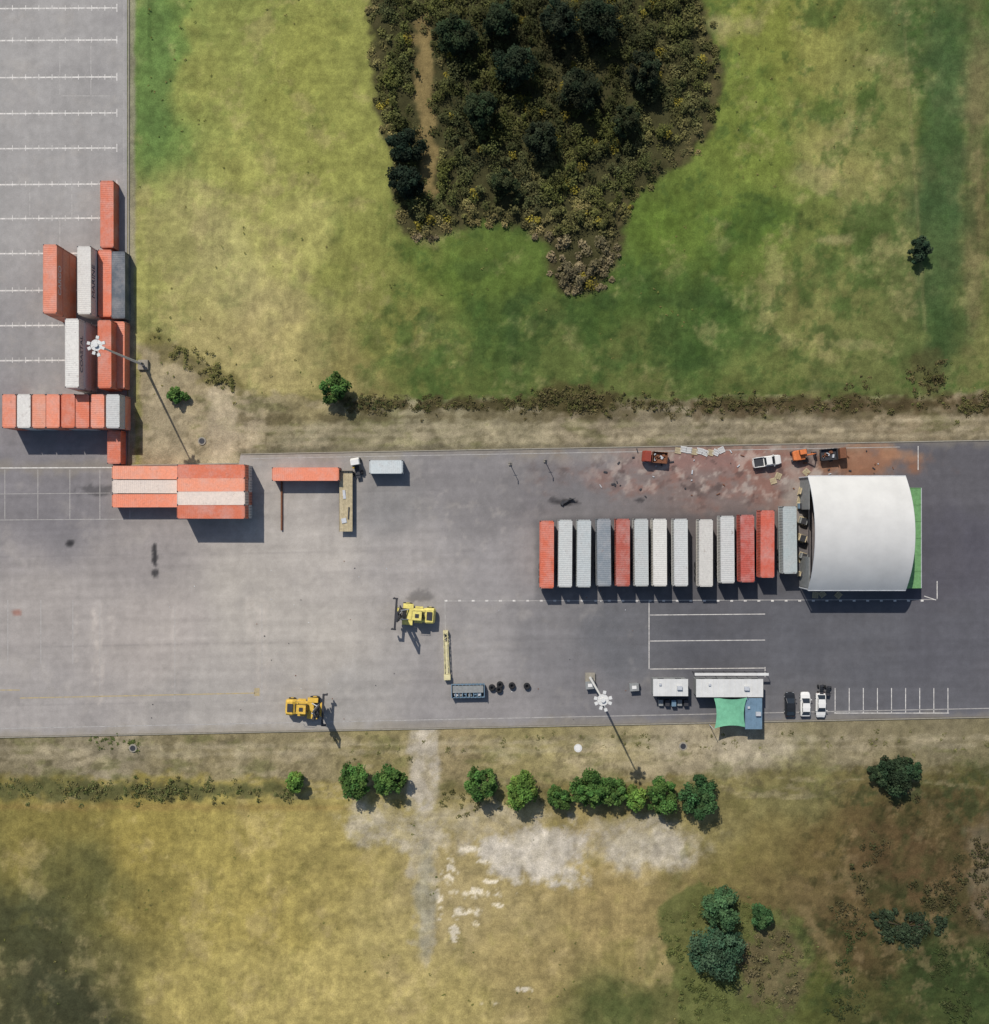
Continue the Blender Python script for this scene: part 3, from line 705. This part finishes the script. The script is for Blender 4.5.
def rack():
    mb=MB();L=6.1;W=2.5
    mb.box((0,0,.5),(L,W,.12),1)
    for s in(-1,1):
        mb.box((0,s*(W/2-.06),.9),(L,.1,.8),0)
        for k in range(9): mb.box((-L/2+.35+k*.67,s*(W/2+.02),.9),(.1,.06,.8),3)
        mb.box((s*(L/2-.06),0,1.1),(.12,W-.25,1.2),0)
    mb.box((0,.35,1.36),(L-.5,1.3,.06),3)
    for k in range(8): mb.box((-L/2+.7+k*.67,0,1.32),(.12,W-.25,.1),0)
    for k in range(6): mb.box((-2.2+k*.85,random.uniform(-.8,-.4),.85),(.6,.6,.5),random.choice((0,3,4)),random.random())
    for x in(-2.2,2.2):
        for s in(-1,1): mb.tube((x,s*.8,.42),(x,s*1.15,.42),.42,.42,2,14)
    return mb.mesh('rack',[M_blue,M_steel,M_tyre,M_grey,M_galv])
put('skip_trailer',rack(),468,691,1,1.3)
def tyre_stack(n,r=.62):
    mb=MB()
    for k in range(n):
        N=20;z=.2+k*.38
        secs=[]
        for i in range(N+1):
            t=2*math.pi*i/N;c,s=math.cos(t),math.sin(t);sec=[]
            for j in range(8):
                a=2*math.pi*j/8;rr=r-.2+.2*math.cos(a);sec.append((rr*c,rr*s,z+.18*math.sin(a)))
            secs.append(sec)
        mb.loft(secs,0,caps=False)
    return mb.mesh('tyres',[M_tyre])
ty=tyre_stack(2)
for (px,py) in((492,688),(499,690),(500,685),(512,686),(527,686.5)): put('tyre_stack',ty,px,py,0,.8)
for (px,py) in((590,685),(634,687)):
    mb=MB();mb.box((0,0,.6),(1.5,1.2,1.2),0);mb.box((0,0,1.24),(1.7,1.4,.08),0);mb.box((0,0,1.31),(.8,.6,.06),1);mb.box((0,-.62,.6),(.6,.04,.9),2);mb.box((.9,.1,.4),(.5,.6,.8),2)
    put('electrical_cabinet',mb.mesh('cab',[M_grey,M_white,M_steel]),px,py,4,1)
def pallet_mesh(m):
    mb=MB()
    for i in range(6): mb.box((-.5+i*.2,0,.13),(.13,1.1,.025),0)
    for y in(-.48,0,.48): mb.box((0,y,.07),(1.15,.09,.09),0)
    return mb.mesh('pallet',[m])
pw=pallet_mesh(M_wood);pwh=pallet_mesh(M_wroof)
for i in range(9):
    put('pallet',pwh if i%3 else pw,678+i*5.4,451+random.uniform(-2,2),random.uniform(-30,30))
for (px,py) in((773,481),(778,476),(800,500),(803,520),(801,560),(815,595),(822,594),(838,595),(806,472)):
    put('pallet',pw,px,py,random.uniform(0,90))
mb=MB()
for k in range(60):
    px,py=random.uniform(600,905),random.uniform(450,498)
    if 745<px<790: continue
    x,y=P(px,py);mb.box((x,y,ZA+.1),(random.uniform(.15,.8),random.uniform(.1,.3),.16),random.choice((0,1,3,3)),random.random()*3)
for k in range(50):
    px,py=random.uniform(150,640),random.uniform(560,720)
    x,y=P(px,py);mb.box((x,y,ZA+.05),(random.uniform(.1,.22),random.uniform(.1,.2),.06),random.choice((0,1,2,3)),random.random()*3)
add('scrap_debris',mb.mesh('deb',[M_rust,M_galv,M_wroof,M_steel]))
mb=MB()
mb.box((0,0,.4),(1.4,.25,.25),0,.4);mb.box((.9,.2,.35),(.9,.2,.5),0,-.6);mb.box((-.9,-.2,.3),(.8,.5,.4),0,.9);mb.tube((-1.3,-.1,.2),(1.6,.3,.9),.08,.06,0,6)
put('scrap_lifting_gear',mb.mesh('sg',[M_steel]),567,501,10)
for (px,py) in((510,464),(545,461)):
    mb=MB();mb.box((0,0,.15),(.5,.5,.3),1);mb.tube((0,0,.2),(0,0,3.6),.08,.06,0,8);mb.box((.3,0,3.6),(.6,.16,.12),0);mb.tube((0,-.35,2.4),(0,.35,2.4),.04,.04,0,6)
    put('camera_post',mb.mesh('post',[M_steel,M_conc]),px,py,-90)

# ---------------- FLOODLIGHT MASTS ----------------
def mast():
    mb=MB();h=21
    mb.box((0,0,.25),(1.8,1.8,.5),1)
    mb.tube((0,0,.5),(0,0,h),.26,.12,0,12)
    mb.tube((0,0,h-.25),(0,0,h+.25),.38,.38,0,12)
    mb.tube((0,0,h-.15),(0,0,h-.08),.95,.95,0,16)
    for i,(x_,y_) in enumerate(((1.2,.35),(1.15,-.5),(-1.2,.3),(-1.1,-.55),(.25,1.25),(-.35,-1.3),(.45,-1.6))):
        a=math.atan2(y_,x_)
        mb.tube((0,0,h-.1),(x_*.85,y_*.85,h-.1),.06,.06,0,6)
        mb.box((x_,y_,h-.05),(.5,.5,.24),0,a)
        mb.box((x_,y_,h-.2),(.4,.4,.04),2,a)
    mb.box((.32,0,1.6),(.2,.35,.9),2)
    return mb.mesh('mast',[M_wroof,M_conc,M_glass])
mm=mast()
x,y=P(96,345,21);add('floodlight_mast',mm,loc=(x,y,0))
x,y=P(603,700,21);add('floodlight_mast',mm,loc=(x,y,ZA))

# ---------------- SHED ----------------
x0,yt=P(808,476,5.2);x1,yb=P(905.5,590.5,5.2)
W=yt-yb;L=x1-x0;xc=(x0+x1)/2;yc=(yt+yb)/2
shed=bpy.data.objects.new('fabric_roof_warehouse',None);COL.objects.link(shed);shed.location=(xc,yc,ZA)
def roofz(t): return 5.2+3.9*(1-abs(t)**2.1)
mb=MB();N=32;nb=7
for b in range(nb):
    xa=-L/2+b*L/nb
    for sub in range(4):
        fa,fb=sub/4,(sub+1)/4
        sa=-.025*math.sin(math.pi*fa);sb=-.025*math.sin(math.pi*fb)
        for i in range(N):
            t0=-1+2*i/N;t1=-1+2*(i+1)/N
            X0=xa+fa*L/nb;X1=xa+fb*L/nb
            mb.quad((X0,t0*W/2,roofz(t0)+sa),(X1,t0*W/2,roofz(t0)+sb),(X1,t1*W/2,roofz(t1)+sb),(X0,t1*W/2,roofz(t1)+sa),0)
rm=mb.mesh('roof',[M_mem])
b_=bmesh.new();b_.from_mesh(rm);bmesh.ops.remove_doubles(b_,verts=b_.verts,dist=.001);b_.to_mesh(rm);b_.free()
rm.polygons.foreach_set('use_smooth',[True]*len(rm.polygons))
add('roof',rm,parent=shed)
mb=MB()
for b in range(nb+1):
    X0=-L/2+b*L/nb
    for i in range(N):
        t0=-1+2*i/N;t1=-1+2*(i+1)/N
        mb.tube((X0,t0*W/2,roofz(t0)-.08),(X0,t1*W/2,roofz(t1)-.08),.07,.07,0,6)
    if b%3==0 or b==nb:
        for s in(-1,1): mb.tube((X0*.99,s*(W/2-.15),0),(X0*.99,s*(W/2-.15),5.15),.14,.14,0,8)
for s in(-1,1): mb.tube((-L/2,s*W/2,5.15),(L/2,s*W/2,5.15),.1,.1,0,8)
add('frame',mb.mesh('frame',[M_galv]),parent=shed)
mb=MB()
for s in(-1,1):
    mb.box((0,s*(W/2-.3),2.55),(L-.6,.12,5.1),0)
    for k in range(24): mb.box((-L/2+.7+k*(L-1.4)/23,s*(W/2-.22),2.55),(.12,.06,5.0),0)
    mb.box((-L/2+.25,s*(W/2-3.2),2.55),(.12,5.6,5.1),0)
mb.box((L/2-.4,0,2.6),(.12,W-.9,5.2),0)
mb.box((-L/2+.25,0,4.9),(.1,9.0,.3),1)
for k in range(N):
    t0=-1+2*k/N;t1=t0+2/N
    if abs((t0+t1)/2)<.93:
        zz=(roofz(t0)+roofz(t1))/2-.25
        mb.box((L/2-.4,(t0+t1)/2*W/2,(5.2+zz)/2),(.1,W/N,zz-5.2),0)
add('walls',mb.mesh('walls',[M_grey,M_steel]),parent=shed)
mb=MB()
gx0=L/2-.2;gx1=P(921.5,500,2.6)[0]-xc
gy=[P(921,488,2.6)[1]-yc,P(921,588,2.6)[1]-yc]
mb.quad((gx0,gy[1],3.3),(gx1,gy[1],2.6),(gx1,gy[0],2.6),(gx0,gy[0],3.3),0)
for k in range(7):
    yy=gy[1]+(gy[0]-gy[1])*k/6
    mb.tube((gx1-.1,yy,0),(gx1-.1,yy,2.6),.05,.05,1,6);mb.tube((gx0,yy,3.32),(gx1,yy,2.62),.05,.05,0,6)
mb.tube((gx1-.05,gy[1],2.62),(gx1-.05,gy[0],2.62),.07,.07,1,6)
add('side_canopy',mb.mesh('canopy',[M_green2,M_galv]),parent=shed)
for k,yy in enumerate((492,506,521,538,556,574)):
    mb=MB();w,hh=random.uniform(.9,1.6),random.uniform(.8,1.6)
    mb.box((0,0,.12),(w+.1,w+.1,.16),0);mb.box((0,0,.2+hh/2),(w,w*.8,hh),1);mb.box((0,0,.22+hh),(w*.7,w*.85,.03),2)
    put('crate_on_pallet',mb.mesh('crate',[M_wood,random.choice((M_wood,M_grey,M_wroof,M_blue)),M_steel]),802-2*(k%2),yy,random.uniform(-20,20))

# ---------------- OFFICES ----------------
def cabin(name,pxa,pya,pxb,pyb,h,wallm,roofm):
    a=P(pxa,pya,h);b=P(pxb,pyb,h);cx,cy=(a[0]+b[0])/2,(a[1]+b[1])/2;w=b[0]-a[0];d=a[1]-b[1]
    e=bpy.data.objects.new(name,None);COL.objects.link(e);e.location=(cx,cy,ZA)
    mb=MB();mb.box((0,0,h/2),(w-.3,d-.3,h-.1),0)
    add('walls',mb.mesh('w',[wallm]),parent=e)
    mb=MB();mb.box((0,0,h),(w,d,.14),0)
    n=max(2,int(w/1.0))
    for i in range(n+1): mb.box((-w/2+.05+i*(w-.1)/n,0,h+.09),(.05,d,.04),0)
    mb.box((w*.25,0,h+.3),(.9,.7,.45),1);mb.box((-w*.3,d*.2,h+.2),(.4,.4,.25),1)
    add('roof',mb.mesh('r',[roofm,M_galv]),parent=e)
    mb=MB();n=max(2,int(w/2.2))
    for i in range(n):
        xx=-w/2+w*(i+.5)/n
        for s in(-1,1):
            if i==0 and s<0: mb.box((xx,s*(d/2-.14),1.05),(.9,.06,2.0),1)
            else: mb.box((xx,s*(d/2-.14),1.6),(1.1,.06,.9),0)
    add('windows_and_door',mb.mesh('wd',[M_glass,M_blue]),parent=e)
    return e
cabin('portable_office',653,679,688,696,2.8,M_grey,M_wroof)
cabin('portable_office',696,679,763,697,3.0,M_grey,M_wroof)
cabin('blue_site_cabin',745,698,762,729,2.9,M_blue,M_blue)
mb=MB();a=P(692,671);b=P(765,670)
mb.box(((a[0]+b[0])/2,a[1]-.2,2.4),(b[0]-a[0],.5,.05),0)
for k in range(8): mb.tube((a[0]+k*(b[0]-a[0])/7,a[1],0),(a[0]+k*(b[0]-a[0])/7,a[1],2.4),.05,.05,1,6)
for z in(.5,1.1): mb.tube((a[0],a[1],z),(b[0],a[1],z),.03,.03,1,6)
add('covered_walkway',mb.mesh('wk',[M_wroof,M_steel]))
mb=MB();a=P(657,702);b=P(688,702)
for k in range(5):
    mb.box((a[0]+.6+k*1.15,a[1],.4+.12*(k%3)),(.8,1.1,.8+.24*(k%3)),k%3)
mb.box(((a[0]+b[0])/2,a[1]+.9,.2),(b[0]-a[0],.6,.4),1)
add('storage_bins',mb.mesh('bins',[M_grey,M_steel,M_blue]))
a=P(714,697,3.2);b=P(746.5,728,3.2);w=b[0]-a[0];d=a[1]-b[1];n=16
mb=MB();g=[]
for j in range(n+1):
    row=[]
    for i in range(n+1):
        s=i/n*2-1;t=j/n*2-1
        k=.16
        xx=s*w/2*(1-k*(1-t*t)*abs(s));yy=t*d/2*(1-k*(1-s*s)*abs(t))
        row.append((xx,yy,3.1+.45*s*t-.25*(1-s*s)*(1-t*t)))
    g.append(row)
for j in range(n):
    for i in range(n): mb.quad(g[j][i],g[j][i+1],g[j+1][i+1],g[j+1][i],0)
for i,j in((0,0),(n,0),(0,n),(n,n)):
    p=g[j][i];mb.tube((p[0]*1.04,p[1]*1.04,0),(p[0]*1.04,p[1]*1.04,p[2]+.15),.07,.06,1,8)
add('shade_sail',mb.mesh('sail',[M_green,M_galv]),loc=((a[0]+b[0])/2,(a[1]+b[1])/2,ZA))
for (px,py,m) in((202,441,M_conc),(683,746,M_conc),(133,748,M_conc),(578,748,M_wroof)):
    mb=MB();mb.tube((0,0,-.1),(0,0,.14),.75,.75,0,20);mb.tube((0,0,.14),(0,0,.19),.5,.5,1,20)
    x,y=P(px,py);add('manhole_cover',mb.mesh('mh',[m,M_steel if m is M_conc else M_white]),loc=(x,y,0))

# ---------------- VEGETATION ----------------
def leafcloud(name,cl,leaf=(.22,.5),up=.7,bright=1.25):
    cl=np.asarray(cl,float);n=cl[:,8].astype(int);R=np.repeat(np.arange(len(cl)),n);c=cl[R];N=len(R)
    d=rng.normal(size=(N,3));d/=np.linalg.norm(d,axis=1)[:,None]
    rad=rng.random(N)**0.42
    lump=1+.22*np.sin(d[:,0]*5+R)*np.cos(d[:,1]*4+R*1.7)
    p=d*rad[:,None]*lump[:,None]
    ctr=np.stack([c[:,0]+p[:,0]*c[:,3],c[:,1]+p[:,1]*c[:,3],c[:,2]+c[:,4]*.5+p[:,2]*c[:,4]*.5],-1)
    nn=d*.7+rng.normal(size=(N,3))*.55;nn[:,2]=np.abs(nn[:,2])+up;nn/=np.linalg.norm(nn,axis=1)[:,None]
    a=np.cross(nn,rng.normal(size=(N,3)));a/=np.linalg.norm(a,axis=1)[:,None];b=np.cross(nn,a)
    s=rng.uniform(leaf[0],leaf[1],N)[:,None]*.5
    k=rng.uniform(.5,1.0,(N,1))
    V=np.stack([ctr-a*s,ctr-b*s*k,ctr+a*s,ctr+b*s*k],1).reshape(-1,3)
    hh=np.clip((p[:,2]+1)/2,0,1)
    br=rng.uniform(.75,1.2,N)*(.75+.4*hh)  # leaves lighten towards the clump top: height shading painted into leaf colour
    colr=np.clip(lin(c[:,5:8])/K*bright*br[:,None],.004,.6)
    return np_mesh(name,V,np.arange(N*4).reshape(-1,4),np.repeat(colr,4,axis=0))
def tree(name,px,py,rpx,h,rgb,dens=1.0,br=1.2):
    r=rpx*S*.95;x,y=P(px,py,h*.6)
    mb=MB();mb.tube((0,0,-.2),(0,0,h*.5),.16+h*.018,.10,0,8);mb.tube((0,0,h*.5),(.1,.1,h*.85),.10,.03,0,6)
    cl=[]
    nc=int(18+r*8)
    ph=random.random()*6
    for i in range(nc):
        a=random.uniform(0,2*math.pi);q=math.sqrt(random.random())*(1+.12*math.sin(a*2+ph)+.08*math.sin(a*5+ph))
        rr=r*q*.82;top=h*(.5+.48*math.sqrt(max(0,1-(q*.85)**2)));z=random.uniform(h*.3,top);cr=r*random.uniform(.16,.36)
        cx,cy=rr*math.cos(a),rr*math.sin(a)
        if i<9: mb.tube((0,0,h*random.uniform(.25,.5)),(cx*.85,cy*.85,z*.9),.07,.02,0,5)
        t=random.uniform(.75,1.2);c=[min(255,k*t) for k in rgb];c[0]*=random.uniform(.95,1.12)
        cl.append([cx,cy,z-cr*.8,cr,cr*1.7,c[0],c[1],c[2],int(90*dens*(cr/.9+.5))])
    ob=add(name,mb.mesh('trunk_and_limbs',[M_bark]),loc=(x,y,0),rz=0)
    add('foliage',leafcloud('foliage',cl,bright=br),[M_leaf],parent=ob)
G1=(62,92,48);G2=(82,112,54);G3=(50,76,48);TL=(50,74,58)
for (px,py,r,h,c) in((335,388,16,5,(60,88,46)),(295,782,11,3.6,G2),(354,781,18,5.5,G1),(389,783,17,5.2,G1),(481,784,17,5.5,G1),(522,791,19.5,5.5,G2),(560,798,13,4,G1),(588,790,21,5.5,G1),(614,793,15,4.5,(66,94,50)),(634,799,14,4.2,G2),(662,797,18,5.3,G1),(697,797,21,5.5,G3)):
    tree('broadleaf_tree',px,py,r,h,c)
for (px,py,r,h,c) in((177,395,10,2.2,G1),(920,249,13,3.5,(38,54,42)),(761,917,13,3.5,G3),(896,776,20,4,(40,55,40)),(912,770,12,3.0,(42,60,42)),(880,775,13,2.8,(44,59,42))):
    tree('round_bush',px,py,r,h,c)
for (px,py,r,h,c) in((722,910,22,6.5,(58,84,58)),(718,953,27,7,TL),(405,145,19,6,(32,45,36)),(405,180,17,6,(30,42,34)),(515,66,22,7,(36,48,36)),(455,35,20,6.5,(40,52,36)),(600,18,24,7,(36,46,34)),(645,70,18,6,(38,46,34)),(540,140,18,6,(38,46,34)),(560,20,20,7,(34,44,34)),(480,110,19,6,(40,52,36)),(505,182,13,4.5,(44,54,36)),(580,90,22,6.5,(36,44,32)),(625,120,15,5,(42,50,34)),(500,20,18,6,(36,48,34))):
    tree('evergreen_tree',px,py,r,h,c,1.1)
x,y=P(905,927);mb=MB();cl=[]
for k in range(70):
    a=random.uniform(0,6.283);q=random.random()**.6*(1+.3*math.sin(3*a+1))
    cx,cy=math.cos(a)*q*6.2,math.sin(a)*q*3.6
    t=random.uniform(.75,1.15);cl.append([cx,cy,-.1,random.uniform(.4,1.1),random.uniform(.7,2.0)*(1.15-q*.5),46*t,58*t,44*t,55])
    if k<14: mb.tube((0,0,0),(cx*.8,cy*.8,.8),.06,.03,0,5)
ob=add('spreading_shrub',mb.mesh('stems',[M_bark]),loc=(x,y,0));add('foliage',leafcloud('foliage',cl,(.25,.55)),[M_leaf],parent=ob)

def scatter(poly,n,seed):
    r=np.random.default_rng(seed);pp=np.array(poly,float);a=pp.min(0);b=pp.max(0)
    pts=r.uniform(a,b,(n,2));sd=poly_sd(pts[:,0],pts[:,1],poly);nz=fbm(pts[:,0],pts[:,1],14,3,5)*7
    k=sd+nz>0;return pts[k],sd[k]
pts,sd=scatter(FOR,2500,5)
nzc=fbm(pts[:,0],pts[:,1],30,5,401);nzb=fbm(pts[:,0],pts[:,1],16,5,411)
cl=[]
for (px,py),s,a,b in zip(pts,sd,nzc,nzb):
    if 412<px<438 and 15<py<195 and random.random()<.8: continue
    t=random.random()
    edge=max(0,1-s/18)
    core=math.exp(-((px-560)/100)**2-((py-60)/90)**2)
    c=np.array((72+12*a,78+12*a,46.))
    c=c+(np.array((104,96,66.))-c)*min(1,max(0,.35*edge+.55*max(0,b)+.25*(py>205)+random.uniform(-.1,.2)))
    if py>235: c=c+(np.array((104,94,82.))-c)*.6
    if t<.04: c=np.array((126,118,52.))
    c=c*(1-.36*core)*(1+.18*b)*random.uniform(.85,1.12)  # core darkening is forest shade painted into clump colour; the rest varies tone
    big=random.random()<.12
    low=.6 if (b>.2 or edge>.3) else 1.0
    r=random.uniform(.5,1.3)*(1-.35*edge)*(1.5 if big else 1);h=random.uniform(.7,2.9)*(1-.5*edge)*(1+.3*a)*(1.4 if big else 1)*low
    x,y=P(px,py,h*.7)
    cl.append([x,y,-.1,r,max(.4,h),c[0],c[1],c[2],int(34+r*50)])
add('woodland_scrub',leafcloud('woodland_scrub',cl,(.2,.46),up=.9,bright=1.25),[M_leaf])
def band(name,spec,leaf=(.15,.36)):
    cl=[]
    for (x1,y1,x2,y2,w,n,cols,hmax) in spec:
        for i in range(n):
            t=random.random();px=x1+(x2-x1)*t;py=y1+(y2-y1)*t+random.gauss(0,w)
            d=fbm(np.array([px]),np.array([py]),22,3,501)[0]
            if d<-.05 and random.random()<.75: continue
            c=random.choice(cols);q=random.uniform(.85,1.12);c=[k*q for k in c]
            r=random.uniform(.25,.75);h=random.uniform(.15,hmax)*(1+.5*max(d,-.5));x,y=P(px,py)
            cl.append([x,y,-.08,r,h,c[0],c[1],c[2],int(8+r*26)])
    add(name,leafcloud(name,cl,leaf,up=1.2,bright=1.1),[M_leaf])
BR=[(84,78,54),(92,86,60),(74,72,48),(84,86,52)]
band('ditch_scrub',[(345,405,985,404,4.5,640,BR,.6),(530,398,615,396,7,150,BR,.9),(150,335,245,392,7,140,[(106,103,66),(94,97,58),(112,108,70)],.5),(905,390,945,378,9,90,BR,1.2),(360,402,430,406,4,60,[(66,74,46),(80,78,52)],.8),(840,384,870,384,5,25,BR,.5),(955,412,989,400,6,50,BR,.6)])
band('verge_scrub',[(-60,790,292,792,5,560,[(88,94,60),(76,84,50),(98,96,64)],.5),(440,800,560,800,6,60,[(90,90,58)],.4),(330,745,1000,742,6,120,[(104,104,70)],.2),(90,740,140,745,4,40,[(84,96,56)],.3)])
SCR=[(660,905),(700,882),(755,905),(805,912),(815,950),(800,1010),(780,1040),(690,1040),(675,980)]
pts,sd=scatter(SCR,420,15);cl=[]
for (px,py) in pts:
    inn=math.hypot((px-772)/32,(py-965)/44)<1
    c=random.choice([(98,92,70),(92,88,64),(86,88,56)]) if inn else random.choice([(84,92,54),(88,96,58),(78,86,50)])
    r=random.uniform(.3,.9);x,y=P(px,py);cl.append([x,y,-.1,r,random.uniform(.2,1.3 if inn else .4),*c,int(12+r*34)])
SCR2=[(815,905),(850,890),(860,835),(890,800),(1020,795),(1020,1060),(830,1060),(820,960)]
pts,sd=scatter(SCR2,1500,16);dn=fbm(pts[:,0],pts[:,1],30,6,601,.65)
for (px,py),d in zip(pts,dn):
    if d<.28: continue
    t=random.uniform(.9,1.08);g_=np.array((60,64,42.))+(np.array((72,66,48.))-np.array((60,64,42.)))*random.random()
    if py>930: g_=g_*np.array((.85,1.0,.9))
    r=random.uniform(.4,1.1);x,y=P(px,py);cl.append([x,y,-.2,r,random.uniform(.3,.6)+d,*(g_*t),int(10+r*26)])
add('rough_scrub',leafcloud('rough_scrub',cl,(.18,.42),up=1.1,bright=1.1),[M_leaf])
cl=[]
for i in range(1500):
    if i<900: px,py=random.uniform(140,1020),random.uniform(-40,395)
    else: px,py=random.uniform(-40,850),random.uniform(812,1060)
    q=np.array([px]),np.array([py])
    if poly_sd(q[0],q[1],FOR)[0]>-3: continue
    d=fbm(q[0],q[1],30,3,701)[0]
    if d<0.1: continue
    x,y=P(px,py);r=random.uniform(.12,.35);c=random.choice([(84,96,52),(104,108,60),(118,114,72)])
    cl.append([x,y,-.05,r,random.uniform(.05,.14),*c,8])
add('grass_tussocks',leafcloud('grass_tussocks',cl,(.12,.28),up=1.5,bright=1.1),[M_leaf])
cl=[]
for i in range(70):
    px,py=random.gauss(1002,4),random.uniform(60,385);x,y=P(px,py);r=random.uniform(.7,1.7);cl.append([x,y,-.1,r,random.uniform(1.5,3.5),52,64,40,80])
add('boundary_tree_line',leafcloud('boundary_tree_line',cl,(.2,.5)),[M_leaf])

# ---------------- LIGHT, SKY, CAMERA ----------------
el=math.radians(46);az=math.atan2(.44,.9)
d=Vector((math.sin(az)*math.cos(el),-math.cos(az)*math.cos(el),-math.sin(el)))
sl=bpy.data.lights.new('sun','SUN');sl.energy=4.4;sl.angle=math.radians(.5);sl.color=(1.0,.955,.895)
so=bpy.data.objects.new('sun',sl);COL.objects.link(so);so.rotation_euler=d.to_track_quat('-Z','Y').to_euler();so.location=(0,0,100)
w=bpy.data.worlds.new('World');scene.world=w;w.use_nodes=True;nt=w.node_tree
sk=nt.nodes.new('ShaderNodeTexSky');sk.sky_type='NISHITA';sk.sun_disc=False;sk.sun_elevation=el;sk.sun_rotation=-az
bg=nt.nodes['Background'];bg.inputs['Strength'].default_value=.105;nt.links.new(sk.outputs[0],bg.inputs['Color'])
cam=bpy.data.cameras.new('camera');cam.sensor_fit='HORIZONTAL';cam.sensor_width=36;cam.lens=36*H/(989*S);cam.clip_start=1;cam.clip_end=8000
co=bpy.data.objects.new('camera',cam);COL.objects.link(co);co.location=(0,0,H);co.rotation_euler=(0,0,0)
scene.camera=co
scene.view_settings.view_transform='Standard';scene.view_settings.look='None';scene.view_settings.exposure=0
